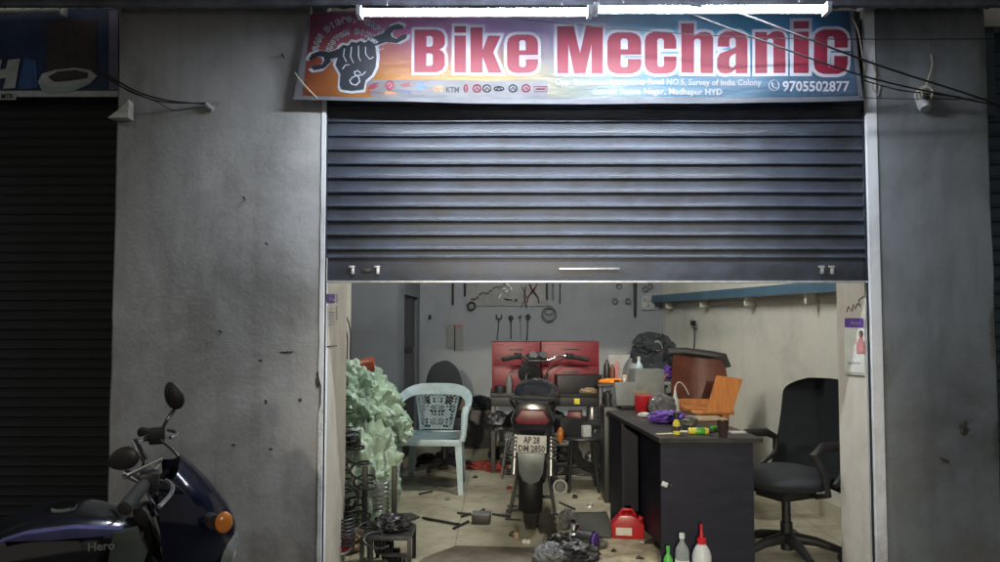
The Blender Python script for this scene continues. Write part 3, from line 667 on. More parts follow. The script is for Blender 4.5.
# ---- tube lights
def tube_light(px0, px1, py, d, label, drop):
    a, b = P(px0, py, d), P(px1, py-(.5), d)
    t = thing('tube_light', label, 'tube light', (a+b)/2, group='lit tube lights over the banner')
    MB().tube([a+Vector((.012, 0, 0)), b-Vector((.012, 0, 0))], .0145, 14).build('lit_tube', 'tube_glow', t, world=True)
    mb = MB(); c = (a+b)/2; mb.box((c.x, c.y+.032, c.z+.010), ((b-a).length+.02, .022, .03), .003); mb.build('batten', 'white_metal', t, world=True)
    for q in (a, b): mb = MB(); mb.box((q.x, q.y+.012, q.z+.004), (.022, .06, .044), .004); mb.build('end_cap', 'white_metal', t, world=True)
    for f in (.12, .88):
        q = a+(b-a)*f; MB().tube([q+Vector((0, .01, .035)), q+Vector((0, .02, .16))], .003, 6).build('hanger', 'dark_steel', t, world=True)
tube_light(359, 590, 12.5, 3.18, 'left of the two glowing tube lights, above the word Bike', 0)
tube_light(596, 828, 9.5, 3.18, 'right of the two glowing tube lights, above the word Mechanic', 0)

# ---- neighbour signboard
t = thing('signboard', 'unlit dark blue signboard with letter H and bowl picture above the black shutter', 'signboard', P(60, 97, D+.1))
DS = D+.10
q0, q1 = P(-120, 97, DS), P(119, 8, DS)
mb = MB(); mb.box(((q0.x+q1.x)/2, DS+.03, (q0.z+q1.z)/2), (q1.x-q0.x, .05, q1.z-q0.z), .003)
M['navy'] = mat('navy_sign_print', (.02, .05, .15), .5, var=.5, vs=4); M['navy2'] = mat('blue_sign_print', (.04, .14, .42), .5, var=.4, vs=8); M['sign_white'] = mat('sign_white', (.6, .65, .66), .5, var=.3, vs=12)
M['sign_lilac'] = mat('sign_lilac_border', (.2, .2, .34), .5, var=.3, vs=10); M['dark_photo'] = mat('dark_photo_print', (.10, .05, .06), .55, var=.9, vs=22, col2=(.02, .03, .05))
mb.build('panel', 'navy', t, world=True)
def spoly(pts, m, nm, dd=.003):
    me = curve_mesh([[(x, -y) for x, y in pts]]); return MB().add_mesh(me, lambda co: P(co.x, -co.y, DS+.005-dd)).build(nm, m, t, world=True)
spoly([(-120, 91), (118, 91), (118, 97), (-120, 97)], 'sign_white', 'border'); spoly([(109, 10), (118, 10), (118, 90), (109, 90)], 'sign_lilac', 'border', .0035)
spoly([(8, 60), (20, 59), (15, 88), (3, 89), (6, 78), (-2, 79), (-4, 89), (-16, 90), (-10, 61), (2, 60), (0, 70), (6, 69)], 'sign_white', 'big_letter', .006)
spoly([(24, 58), (36, 60), (38, 88), (18, 89)], 'navy2', 'patch', .004)
spoly([(48, 22), (96, 20), (97, 70), (46, 74)], 'dark_photo', 'food_picture', .0045)
spoly([(38, 82), (42, 74), (55, 70), (75, 68), (90, 70), (97, 76), (90, 84), (75, 90), (55, 92), (42, 91)], 'sign_white', 'bowl_picture', .006)
spoly([(48, 77), (58, 71.5), (75, 70), (88, 73), (88, 78), (70, 81), (54, 82)], 'dark_photo', 'bowl_filling', .008)
spoly([(40, 84), (55, 87), (75, 86), (95, 79), (88, 85), (74, 91), (55, 93), (43, 91)], 'chairplastic', 'bowl_shade_band', .0075)
spoly([(0, 93), (16, 93), (16, 100), (0, 100)], 'sign_white', 'caption_patch', .009)
me = text_mesh('MTR', 1, 2, .02); MB().add_mesh(me, lambda co: P(1+co.x*6.2, 98.7-co.y*7, DS-.008)).build('caption', 'ink', t, world=True)
mb = MB(); mb.tube([P(-60, 14, DS-.05), P(64, 9, DS-.05)], .016, 10); mb.box(P(64, 10, DS-.05), (.02, .035, .07), .004); mb.build('unlit_tube', 'white_metal', t, world=True)

# ---- things on the left pier
def cable(pts, r, label, m='black', group=None, name='cable'):
    out = []
    P_ = [Vector(p) for p in pts]
    for i in range(len(P_)-1):
        p0 = P_[max(0, i-1)]; p1 = P_[i]; p2 = P_[i+1]; p3 = P_[min(len(P_)-1, i+2)]
        for k in range(8):
            s_ = k/8; out.append(.5*((2*p1)+(-p0+p2)*s_+(2*p0-5*p1+4*p2-p3)*s_**2+(-p0+3*p1-3*p2+p3)*s_**3))
    out.append(P_[-1])
    return one(MB().tube(out, r, 6), name, m, out[0], label, 'cable', group)
cable([P(98, 70, 3.78), P(115, 80, 3.62), P(140, 93, 3.6), P(170, 101, 3.62), P(205, 104, 3.68)], .0045, 'thick black cable drooping from the left signboard to the white connector')
cable([P(98, 73, 3.78), P(120, 86, 3.6), P(150, 99, 3.58), P(175, 103, 3.61), P(206, 103, 3.68)], .0035, 'black cable twisted just below the thick one by the signboard')
cable([P(110, 78, 3.74), P(130, 92, 3.62), P(155, 101, 3.6), P(172, 110, 3.62), P(190, 109, 3.64), P(206, 106, 3.68)], .0022, 'thin black wire hanging lowest of the wires on the left pier')
t = thing('wire_connector', 'small white wire connector fixed with a twist of wire on the left pier', 'connector', P(210, 106, D))
mb = MB(); a = P(206, 104, D-.02); b = P(213, 110, D-.015); mb.cyl(a, b, .011, .013, 12); mb.build('housing', 'white_pl', t, world=True)
mb = MB(); mb.tube([P(212, 104, D-.02)+Vector(v)*.012 for v in ((0, 0, 0), (1, 0, 1.2), (2.2, 0, .6), (1.6, 0, -.6), (2.8, 0, -.2), (3.0, -.2, 1.1), (4.0, 0, 1.4))], .0025, 6); mb.build('wire_twist', 'steel', t, world=True)
p = P(128, 113, D-.01)
one(MB().prism([(P(114, 121, D).x, P(114, 121, D).z), (P(134, 121, D).x, P(134, 121, D).z), (P(134, 103, D).x, P(134, 103, D).z), (P(127, 111, D).x, P(127, 111, D).z)], D-.06, D-.005), 'paper_flap', 'sticker', P(125, 121, D), 'torn triangular pale flap sticking out from the top corner of the left pier', 'flap')
nails = [(284, 58, 'upper right by the banner'), (268, 245, 'right of the middle'), (246, 200, 'high in the middle'), (222, 332, 'left of the stain'), (262, 361, 'beside the shutter edge at mid height'), (235, 445, 'above the fairing of the motorcycle'), (272, 449, 'low near the shutter edge')]
for i, (px, py, w_) in enumerate(nails):
    q = P(px, py, D); mb = MB(); mb.cyl(q+Vector((0, .01, 0)), q+Vector((0, -.03, .005)), .003, .003, 8); mb.cyl(q+Vector((0, -.03, .005)), q+Vector((0, -.033, .005)), .006, .006, 10)
    one(mb, 'wall_nail', 'dark_steel', q, 'rusty nail in the left grey pier, '+w_, 'nail', 'nails in the left pier')
# chips & streak scars in plaster
M['scar'] = mat('dark_plaster_scar', (.07, .065, .06), .9, var=.4, vs=40, bump=.4)
for i, (px, py, w_, h_, lb) in enumerate(((288, 352, 16, 2, 'thin dark gouge in the left pier beside the broken edge strip'), (318, 380, 5, 16, 'dark hole in the plaster where the left edge strip is broken'), (266, 402, 3, 6, 'tiny dark chip low in the left pier'), (964, 428, 10, 14, 'dark chipped patch on the right pier'), (945, 460, 12, 3, 'black diagonal scratch low on the right pier'), (300, 400, 4, 4, 'tiny dark chip near the right edge of the left pier'))):
    q = P(px, py, D); o = one(MB().blob((0, 0, 0), (w_/260, .004, h_/260), 3, .9, 1.9, i*3.3), 'plaster_chip', 'scar', (q.x, D-.001, q.z), lb, 'plaster chip', world=False)
    if i == 4: o.rotation_euler = (0, R(25), 0)

# ---- lamp holder on right pier
t = thing('lamp_holder', 'white lamp holder with a coil of cord on the right pier', 'lamp holder', P(922, 103, D))
q = P(922, 97, D)
mb = MB(); mb.cyl((q.x, D, q.z), (q.x, D-.02, q.z), .042, .040, 20); mb.build('base_plate', 'white_pl', t, world=True)
mb = MB(); mb.lathe([(0, 0), (.028, 0), (.030, .03), (.024, .05), (.0, .052)], (q.x-.01, D-.02, q.z-.03), 18, (R(150), 0, 0)); mb.build('socket', 'white_pl', t, world=True)
mb = MB(); mb.tube(ring((q.x, D-.03, q.z+.012), .034, 18, 'y')+ring((q.x+.006, D-.036, q.z+.01), .028, 18, 'y'), .004, 6); mb.build('cord_coil', 'rope', t, world=True)
mb = MB(); mb.cyl((q.x-.012, D-.05, q.z-.012), (q.x-.02, D-.085, q.z-.03), .014, .011, 14); mb.build('bulb_socket', 'black', t, world=True)
cable([P(931, 55, D-.01), P(932, 65, D-.012), P(929, 76, D-.014), P(925, 88, D-.03)], .0035, 'pale twisted cord dropping to the white lamp holder', 'rope')
cable([P(931, -10, D-.01), P(930, 25, D-.01), P(931, 55, D-.01)], .0018, 'hair thin wire hanging above the lamp holder on the right pier', 'grey_pl')
# overhead wires, spanning from the far left awning to the right
wires = [([P(655, 8, 3.2), P(690, 14, 3.25), P(760, 40, 3.3), P(870, 78, 3.45), P(990, 104, 3.6), P(1030, 112, 3.7)], .004, 'upper black overhead wire slanting down across the word Mechanic'),
 ([P(690, 6, 3.15), P(735, 12, 3.2), P(800, 36, 3.3), P(880, 66, 3.45), P(985, 100, 3.6), P(1030, 120, 3.7)], .0045, 'thick black overhead wire slanting over the right end of the banner'),
 ([P(400, 5, 3.3), P(480, 15, 3.32), P(600, 27, 3.35), P(700, 35, 3.38), P(800, 39, 3.4), P(1000, 39, 3.55), P(1060, 37, 3.6)], .0022, 'thin wire sagging level across the whole banner'),
 ([P(860, 98, 3.5), P(900, 99, 3.52), P(960, 99, 3.6), P(1040, 97, 3.68)], .0018, 'thin level wire passing the lamp holder on the right pier'),
 ([P(862, 80, 3.54), P(890, 88, 3.6), P(912, 92, 3.66), P(960, 97, 3.68)], .003, 'short black wire from the banner corner to the lamp holder')]
for pts, r, lb in wires: cable(pts, r, lb, group=None, name='overhead_wire')
one(MB().tube([P(872, 60, D-.01), P(876, 75, D-.02), P(872, 88, D-.03), P(878, 96, D-.012), P(880, 84, D-.012)], .003, 6), 'wire_scrap', 'rope', P(876, 90, D), 'frayed pale bit of cord on the inner corner of the right pier', 'cord')

# ---- jamb stickers. right one: on the face that looks left (x = JR)
def jamb_point_r(s_, z, off=.002): return Vector((JR-off, 3.80+s_, z))
def jr(px, py, off=.002):
    # pixel -> right jamb face (plane x = JR)
    px = px-3.5; tt = (JR-off)/(px-500); v = 281-py
    return Vector((JR-off, (FP*math.cos(TH)-v*math.sin(TH))*tt, HC+(FP*math.sin(TH)+v*math.cos(TH))*tt))
def jpoly(f, t, pts, m, nm, off):
    mb = MB(); mb.bm.faces.new([mb.bm.verts.new(f(x, y, off)) for x, y in pts]); return mb.build(nm, m, t, world=True)
t = thing('payment_poster', 'pale payment poster with a violet heading and a figure, on the right jamb', 'poster', jr(858, 360))
def slab_on(f, t, pts, m, nm, off, th=.0015):
    mb = MB(); A = [mb.bm.verts.new(f(x, y, off)) for x, y in pts]; B = [mb.bm.verts.new(f(x, y, off-th)) for x, y in pts]
    mb.bm.faces.new(A); mb.bm.faces.new(B[::-1]); k = len(A)
    for i in range(k): mb.bm.faces.new((A[i], B[i], B[(i+1) % k], A[(i+1) % k]))
    return mb.build(nm, m, t, world=True)
slab_on(jr, t, [(847.5, 318), (868, 317.5), (868.5, 373), (848, 372)], 'sticker', 'paper', .003)
slab_on(jr, t, [(848, 318), (867, 318), (867, 327.5), (848, 327)], 'violet', 'heading', .005)
def jtext(f, s, x, y, sz, w, m, t, off=.007):
    me = text_mesh(s, 1, 2, .01); mx = max(v.co.x for v in me.vertices); return MB().add_mesh(me, lambda co: f(x+co.x/mx*w, y-co.y*sz, off)).build('lettering', m, t, world=True)
jtext(jr, 'PhonePe', 854, 324.5, 4.5, 10, 'white_ink', t)
slab_on(jr, t, [(862.5, 334), (864, 332), (865.5, 334), (865.5, 337), (867.5, 342), (867.5, 353), (860, 353), (860, 342), (863, 338)], 'pink', 'figure_clothing', .006)
slab_on(jr, t, [(862, 333), (863, 330.5), (865.5, 330.5), (866.5, 334), (865, 337), (863, 337)], 'ink', 'figure_hair', .0065); slab_on(jr, t, [(862.2, 333), (864, 332.4), (864.6, 335), (863.4, 337.2), (862.3, 336)], 'skin', 'figure_face', .008)
jtext(jr, 'Scan & Pay', 851, 364, 3.4, 12, 'teal', t, .005)
slab_on(jr, t, [(850, 374.2), (868, 375.6), (868, 376.8), (850, 375.2)], 'ink', 'bottom_rule', .005)
t2 = thing('scribble', 'faint green scribble on the right jamb above the poster', 'scribble', jr(858, 305))
MB().tube([jr(x, y, .002) for x, y in ((850, 312), (852, 306), (855, 311), (857, 304), (859, 309), (861, 303), (864, 307), (862, 300), (867, 296))], .0025, 5).build('stroke', 'grey_ink', t2, world=True)
# left jamb sticker, on its slanting face
ja, jb = Vector((JL+.004, 3.75, 0)), Vector((P(345, 281, 4.35).x+.012, 4.35, 0))
def jl(px, py, off=.002):
    tv = (jb-ja).normalized(); nv = Vector((tv.y, -tv.x, 0));
    if nv.x < 0: nv = -nv
    px = px+3; v = 281-py; dr = Vector((px-500, FP*math.cos(TH)-v*math.sin(TH), FP*math.sin(TH)+v*math.cos(TH)))
    c0 = ja+nv*off; tt = (c0.dot(nv))/dr.dot(nv); return dr*tt+Vector((0, 0, HC))
t = thing('payment_poster', 'narrow sticker with a violet square and faded lettering on the left jamb', 'poster', jl(331, 345))
slab_on(jl, t, [(324, 294), (334.5, 294), (334.5, 303), (324, 303)], 'violet', 'heading', .003); jtext(jl, 'Pe', 326, 301, 5, 6, 'white_ink', t, .005)
slab_on(jl, t, [(324, 305), (335, 305), (335, 346), (324, 347)], 'jamb', 'paper', .002)
for k in range(5): slab_on(jl, t, [(325+k % 2, 312+k*3), (332-k % 3, 312+k*3), (332-k % 3, 313.2+k*3), (325+k % 2, 313.2+k*3)], 'grey_ink', 'faded_line', .0035)
slab_on(jl, t, [(333, 306), (334.2, 306), (334.2, 320), (333, 320)], 'ink', 'figure', .0035); slab_on(jl, t, [(324, 346), (334, 345), (334, 346), (324, 347.3)], 'ink', 'bottom_rule', .004)
#%INSIDE
# ================================================================= BACK WALL TOOLS
YB = 8.59
def bw(px, py, off=0): return P(px, py, YB-off)
a, b = bw(466, 306), bw(549, 260)
one(MB().box(((a.x+b.x)/2, YB, (a.z+b.z)/2), (b.x-a.x, .02, b.z-a.z), .002), 'tool_board', 'peg', ((a.x+b.x)/2, YB, a.z), 'pale rectangular board on the back wall under the shutter edge', 'board')
def chainpts(l): return [bw(x, y, .03) for x, y in l]
t = thing('hanging_chain', 'drive chain draped across the pale board and ending in a ring', 'chain', bw(472, 306, .03))
ch = []
for i in range(14): ch.append(bw(472+i*2.7, 299-i*1.25+1.5*math.sin(i*1.3), .03))
for i, q in enumerate(ch):
    mb = MB(); mb.box(q, (.022, .010, .018), .003, (0, R(-25+(i % 2)*14), 0)); mb.build('link', 'dark_steel', t, world=True)
MB().tube(ring(bw(471.5, 306, .03), .042, 22), .010, 8, closed=True).build('ring', 'dark_steel', t, world=True)
def wrench(px, py0, py1, label, r=.016, w=.006, head='ring', m='dark_steel', tilt=0, group='spanners hung on the back wall'):
    a, b = bw(px, py0, .02), bw(px+tilt, py1, .02)
    t = thing('spanner', label, 'spanner', a, group=group)
    MB().tube([a, (a+b)/2, b], [w, w*.8, w], 8).build('shaft', m, t, world=True)
    if head == 'ring': MB().tube(ring(a, r, 16), .007, 6, closed=True).build('ring_head', m, t, world=True)
    else: MB().tube([a+Vector((r*math.cos(q), 0, r*math.sin(q)+r)) for q in [R(k) for k in range(-220, 41, 26)]], .008, 6).build('open_head', m, t, world=True)
    return t
wrench(499, 319, 340, 'long spanner with a wide forked head, leftmost below the pale board', .03, .006, 'open', 'dark_steel', -2)
wrench(511, 318, 339, 'dark ring spanner below the pale board, second from the left', .022, .007)
wrench(520, 317, 338, 'faint thin grey spanner between the two dark ring spanners', .014, .004, 'ring', 'steel', 1)
wrench(528, 317, 340, 'dark ring spanner nearest to the large hoop', .024, .0075, 'ring', 'dark_steel', -1)
one(MB().tube(ring(bw(549, 314, .03), .075, 28), .013, 8, closed=True).tube(ring(bw(549, 310, .03), .05, 24), .006, 6, closed=True), 'hanging_hoop', 'grey_pl', bw(549, 320), 'large dark hoop hanging at the lower right of the pale board', 'hoop')
t = thing('pliers', 'open crossed pliers hanging on the pale board', 'pliers', bw(533, 300))
for s_ in (-1, 1): MB().tube([bw(533-4*s_, 284, .03), bw(533, 291, .03+.004*s_), bw(533+5*s_, 297, .03), bw(533+6*s_, 303, .03)], [.006, .009, .007, .006], 8).build('handle', 'dark_steel' if s_ > 0 else 'redlens', t, world=True)
t = thing('scissors', 'long thin tongs hanging open beside the pliers', 'tongs', bw(525, 307))
for s_ in (-1, 1): MB().tube([bw(524+2*s_, 286, .03), bw(525-1*s_, 297, .03+.004*s_), bw(524+3*s_, 308, .03)], .005, 6).build('arm', 'dark_steel', t, world=True)
t = thing('metal_bracket', 'shiny white metal clip cluster at the top of the pale board', 'clip', bw(506, 290))
for k, (x, y) in enumerate(((504, 289), (508, 285), (511, 289), (500, 296), (507, 291))): MB().box(bw(x, y, .035), (.05, .012, .018), .003, (0, R(40*k), 0)).build('clip', 'white_metal', t, world=True)
one(MB().tube([bw(504, 299, .03), bw(512, 300, .03)], .006, 6).cyl(bw(516, 300, .02), bw(516, 300, .045), .016, .016, 12), 'screwdriver', 'dark_steel', bw(510, 300), 'short dark screwdriver lying across the pale board', 'screwdriver')
for i, (px, y0, y1, lb) in enumerate(((453, 283, 305, 'narrow dark bar hanging left of the pale board'), (465, 283, 296, 'short dark bar at the left edge of the pale board'), (547, 284, 300, 'black bar hanging at the right edge of the pale board'), (553, 283, 300, 'grey bar beside the black one right of the pale board'), (560, 283, 304, 'thin black rod hanging alone right of the pale board'))):
    a, b = bw(px, y0-8, .02), bw(px, y1, .02)
    one(MB().tube([a, b], .011 if i != 4 else .007, 8), 'hanging_bar', 'dark_steel' if i != 3 else 'steel', b, lb, 'bar')
t = thing('tool_rack', 'dark cluster of hooks and a long hanging bar left of the switchboard', 'hook rack', bw(634, 302))
MB().tube([bw(635, 278, .02), bw(635, 317, .02)], [.022, .014], 8).build('long_bar', 'black', t, world=True)
for (x, y) in ((615, 301), (619, 286), (628, 301), (645, 289), (650, 286)): MB().tube(ring(bw(x, y, .02), .028, 12), .009, 6, closed=True).build('hook_ring', 'grey_pl', t, world=True)
t = thing('switchboard', 'square white switchboard with two rows of switches on the back wall', 'switchboard', bw(648, 310))
c = bw(648, 303); MB().box((c.x, YB-.005, c.z), (.15, .04, .15), .004).build('box', 'white_pl', t, world=True)
for i in range(3):
    for j in range(2): MB().box((c.x-.045+i*.045, YB-.03, c.z-.03+j*.065), (.03, .012, .042), .003, (R(6), 0, 0)).build('switch', 'peg' if (i+j) % 2 else 'white_pl', t, world=True)
# calendar sheets
t = thing('wall_calendar', 'two faded paper sheets pinned to the back wall with a dark strap between', 'calendar', bw(455, 350))
for (x0, x1, y0, y1, m) in ((446, 454, 325, 348, 'sticker'), (455, 463, 324, 350, 'sticker')):
    a, b = bw(x0, y1, .01), bw(x1, y0, .01); MB().sheet(lambda u, v: Vector((a.x+(b.x-a.x)*u+.01*(1-v), YB-.012-.012*math.sin(v*3)*(u-.5), a.z+(b.z-a.z)*v)), 6, 8, .002).build('sheet', m, t, world=True)
MB().box(bw(454.7, 338, .02), (.012, .006, .30)).build('strap', 'black', t, world=True); MB().box(bw(458, 325, .02), (.12, .008, .02)).build('header_bar', 'pink', t, world=True)
t = thing('wall_hook', 'small black hook on the bare left end of the back wall', 'hook', bw(430, 317)); MB().box(bw(430, 317), (.03, .02, .05), .004).build('plate', 'black', t, world=True); MB().tube([bw(430, 316, .01), bw(430, 319, .03), bw(430, 317, .04)], .004, 6).build('prong', 'black', t, world=True)
# back-left corner: doorway dark shapes
one(MB().box(P(409, 350, 7.5), (.1, .2, .05)), 'door_bolt', 'dark_steel', P(409, 352, 7.5), 'dark bolt on the door in the partition', 'bolt')
# socket on right wall
def rwp(px, py, off=.0):
    v = 281-py; dr = Vector((px-500, FP*math.cos(TH)-v*math.sin(TH), FP*math.sin(TH)+v*math.cos(TH))); c0 = WR0+nin*off
    tt = c0.dot(nin)/dr.dot(nin); return dr*tt+Vector((0, 0, HC))
q = rwp(693, 323)
t = thing('wall_socket', 'small white socket box with a black plug on the cream wall', 'socket', q)
MB().box((0, 0, 0), (.12, .04, .10), .004).xf(Matrix.Translation(rwp(694, 323, .02)) @ Matrix.Rotation(math.atan2(tdir.y, tdir.x), 4, 'Z')).build('box', 'white_pl', t, world=True)
MB().box((0, 0, 0), (.06, .04, .05), .006).xf(Matrix.Translation(rwp(693, 323, .055)) @ Matrix.Rotation(math.atan2(tdir.y, tdir.x), 4, 'Z')).build('plug', 'black', t, world=True)
MB().tube([rwp(694, 326, .05), rwp(694.5, 336, .02), rwp(694, 352, .02)], .005, 6).build('cord', 'black', t, world=True)

# ================================================================= MOTORCYCLES  (local: +Y forward, rear tyre contact at origin)
def wheel(t, y, r=.305, w=.10, front=False):
    wh = MB(); prof = []
    mb = MB(); n = 40
    # tyre torus with tread profile
    pr = [(-.5, -.18), (-.48, .10), (-.34, .40), (-.12, .52), (.12, .52), (.34, .40), (.48, .10), (.5, -.18), (.34, -.30), (-.34, -.30)]
    rings = []
    for i in range(n):
        a = 2*PI*i/n; rings.append([mb.bm.verts.new((x*w, y+(r-.052+q*.1)*math.cos(a), r+(r-.052+q*.1)*math.sin(a))) for x, q in pr])
    for i in range(n):
        A, B = rings[i], rings[(i+1) % n]
        for j in range(len(pr)): k = (j+1) % len(pr); mb.bm.faces.new((A[j], A[k], B[k], B[j]))
    for i in range(n):
        a = 2*PI*i/n
        for s_ in (-1, 1): mb.box((s_*w*.2, y+(r-.002)*math.cos(a+.04*s_), r+(r-.002)*math.sin(a+.04*s_)), (w*.30, .022, .010), 0, (a+R(90), 0, R(0)))
    ty = mb.build('wheel', 'rubber', t)
    mb = MB(); mb.tube([Vector((0, y+(r-.085)*math.cos(2*PI*i/28), r+(r-.085)*math.sin(2*PI*i/28))) for i in range(28)], .02, 8, closed=True); mb.build('rim', 'steel', ty)
    mb = MB(); mb.cyl((-.07, y, r), (.07, y, r), .055 if not front else .045, n=20)
    for k in range(6):
        a = 2*PI*k/6; mb.tube([(0, y+.04*math.cos(a), r+.04*math.sin(a)), (0, y+(r-.09)*math.cos(a+.12), r+(r-.09)*math.sin(a+.12))], [.018, .012], 8)
    mb.build('hub_and_spokes', 'dark_steel', ty)
def motorcycle(t, body='gloss_black', fairing=False, plate=True, steer=0.0):
    wheel(t, 0); wheel(t, 1.26, .30, .08, True)
    # frame, engine
    mb = MB()
    for s_ in (-1, 1):
        mb.tube([(s_*.07, 0, .31), (s_*.08, .35, .36), (s_*.09, .42, .30)], .018, 8)
        mb.tube([(s_*.10, -.22, .74), (s_*.10, .35, .66), (s_*.08, .55, .60), (s_*.03, .96, .84)], .014, 8)
        mb.tube([(s_*.09, .42, .30), (s_*.10, .45, .62)], .016, 8)
    mb.tube([(0, .98, .72), (0, .95, .92)], .03, 12); mb.tube([(0, .97, .75), (0, .82, .40), (0, .60, .26), (0, .40, .28)], .018, 8)
    mb.build('frame', 'dark_steel', t)
    mb = MB(); mb.box((0, .52, .34), (.22, .30, .20), .03); mb.cyl((-.13, .50, .33), (.13, .50, .33), .085, n=20); mb.cyl((0, .62, .40), (0, .70, .60), .075, .07, 18)
    for k in range(6): mb.cyl((0, .63+k*.012, .43+k*.028), (0, .633+k*.012, .438+k*.028), .095, .095, 20)
    mb.build('engine', 'steel', t)
    for s_ in (-1, 1):
        mb = MB(); mb.tube([(s_*.125, .02, .34), (s_*.12, .10, .66)], .022, 12); mb.tube(helix((s_*.124, .04, .44), .034, .026, 7, 'z', 12), .007, 6); mb.build('rear_shock', 'steel', t)
    # seat
    mb = MB()
    def sf(u, v):
        y = -.24+u*.80; w = (.115+.035*math.sin(min(1, u*1.3)*PI*.55)); x = (v-.5)*2
        z = .80-.055*math.sin(u*PI*.9)**2*(1 if u > .3 else .5)+.03*(1-u)-.055*abs(x)**3
        return Vector((x*w, y, z))
    mb.sheet(sf, 18, 10, -.065); mb.build('saddle', 'seat', t)
    # tank
    mb = MB(); n = 22; secs = []
    for i in range(n+1):
        u = i/n; y = .50+u*.46; hw = .055+.115*math.sin(min(1, .12+u*.95)*PI)**.55; zt = .80+.13*math.sin((.12+u*.72)*PI)**.9; zl = .70-.02*u
        secs.append([mb.bm.verts.new((hw*math.copysign(abs(math.cos(a))**.7, math.cos(a)), y, (zt+zl)/2+(zt-zl)/2*math.copysign(abs(math.sin(a))**.75, math.sin(a)))) for a in [2*PI*k/22 for k in range(22)]])
    for A, B in zip(secs, secs[1:]):
        for k in range(22): mb.bm.faces.new((A[k], A[(k+1) % 22], B[(k+1) % 22], B[k]))
    mb.bm.faces.new(secs[0]); mb.bm.faces.new(secs[-1][::-1])
    tk = mb.build('fuel_tank', body, t)
    MB().cyl((0, .74, .915), (0, .74, .935), .035, n=20).build('filler_cap', 'chrome', tk)
    # side panels, tail
    for s_ in (-1, 1):
        mb = MB(); mb.prism([(.10, .46), (.42, .44), (.50, .60), (.46, .73), (.18, .70)], s_*.118, s_*.138, 'yz', .006); mb.build('side_panel', body, t)
        mb = MB(); mb.prism([(-.36, .74), (-.30, .66), (.20, .60), (.30, .72), (-.20, .79)], s_*.105, s_*.125, 'yz', .006); mb.build('tail_panel', body, t)
    # grab rail
    MB().tube([(-.13, .05, .78), (-.15, -.18, .86), (-.13, -.33, .89), (0, -.37, .90), (.13, -.33, .89), (.15, -.18, .86), (.13, .05, .78)], .012, 8).build('grab_rail', 'dark_steel', t)
    # tail lamp, mudguard, plate
    mb = MB(); mb.prism([(-.085, .735), (.085, .735), (.11, .76), (.07, .825), (-.07, .825), (-.11, .76)], -.385, -.30, 'xz', .012); mb.build('tail_lamp', 'redlens', t)
    mb = MB(); mb.prism([(-.11, .66), (.11, .66), (.14, .75), (.095, .865), (-.095, .865), (-.14, .75)], -.335, -.20, 'xz', .03); mb.build('tail_cowl', 'gloss_black', t)
    def mg(u, v):
        a = R(205-u*115); x = (v-.5)*2; rr = .365-.03*abs(x)**2.5
        return Vector((x*.075, rr*math.cos(a)*1.02, .33+rr*math.sin(a)))
    MB().sheet(mg, 14, 8, .004).build('rear_mudguard', 'black', t)
    mb = MB(); mb.prism([(-.075, .44), (-.05, .39), (.0, .37), (.05, .39), (.075, .44), (.085, .56), (-.085, .56)], -.395, -.385, 'xz', .003); mb.build('mud_flap', 'silver_paint', t)
    if plate:
        pl = MB().box((0, -.40, .618), (.185, .006, .108), .002).build('number_plate', 'plate', t)
        for s, z, w in (('AP 28', .624, .10), ('DM 2850', .571, .165)):
            me = text_mesh(s, 1, 2, .03); mx = max(v.co.x for v in me.vertices)
            MB().add_mesh(me, lambda co: Vector((-w/2+co.x/mx*w, -.4045, z+co.y*.055))).build('plate_text', 'ink', pl)
    def ind(x, y, z, sx=1): 
        mb = MB(); mb.tube([(x-.05*sx, y, z), (x, y, z)], .009, 8); b = mb.build('indicator', 'black', t); MB().blob((x+.028*sx, y, z), (.045, .05, .10), 3, 0).build('lens', 'orange' if fairing else 'amber', b)
    for s_ in ((-1, 1) if fairing else (1,)): ind(s_*.15, -.28, .66, s_)
    # silencer
    mb = MB(); mb.tube([(.13, .62, .30), (.15, .40, .22), (.17, .15, .25), (.185, -.25, .33)], [.02, .03, .045, .048], 16); mb.cyl((.185, -.25, .33), (.186, -.262, .331), .035, .030, 16); mb.build('silencer', 'dark_steel', t)
    # chain guard, centre stand, footrests, saree guard
    MB().tube([(-.09, -.05, .30), (-.09, .3, .36), (-.09, .42, .36)], .02, 8).build('chain_guard', 'black', t)
    mb = MB()
    for s_ in (-1, 1): mb.tube([(s_*.11, .42, .27), (s_*.16, .30, .015)], .013, 8); mb.box((s_*.17, .29, .01), (.03, .07, .016), .003)
    mb.tube([(-.13, .36, .12), (.13, .36, .12)], .011, 8); mb.build('centre_stand', 'dark_steel', t)
    for s_ in (-1, 1):
        mb = MB(); mb.tube([(s_*.12, .30, .36), (s_*.24, .29, .37)], .014, 8); mb.build('footrest', 'rubber', t)
    MB().tube([(-.16, -.28, .62), (-.19, -.26, .40), (-.19, -.20, .36), (-.19, .0, .38), (-.17, .04, .62)], .008, 8).build('leg_guard', 'steel', t)
    # front end in steering frame
    st = Matrix.Translation((0, .97, 0)) @ Matrix.Rotation(steer, 4, 'Z') @ Matrix.Translation((0, -.97, 0))
    def fin(mb, nm, m, par=None): return mb.xf(st).build(nm, m, par or t)
    for s_ in (-1, 1): fin(MB().tube([(s_*.085, 1.26, .30), (s_*.085, 1.14, .56)], .024, 12).tube([(s_*.085, 1.14, .56), (s_*.085, .96, .95)], .015, 12), 'fork_leg', 'chrome')
    def fm(u, v):
        a = R(150-u*125); x = (v-.5)*2; rr = .335-.025*abs(x)**2.5
        return Vector((x*.06, 1.26+rr*math.cos(a), .30+rr*math.sin(a)))
    fin(MB().sheet(fm, 14, 6, .004), 'front_mudguard', body)
    up = .06 if fairing else .09
    if up: st = st @ Matrix.Translation((0, 0, up))
    dy = .13 if fairing else 0
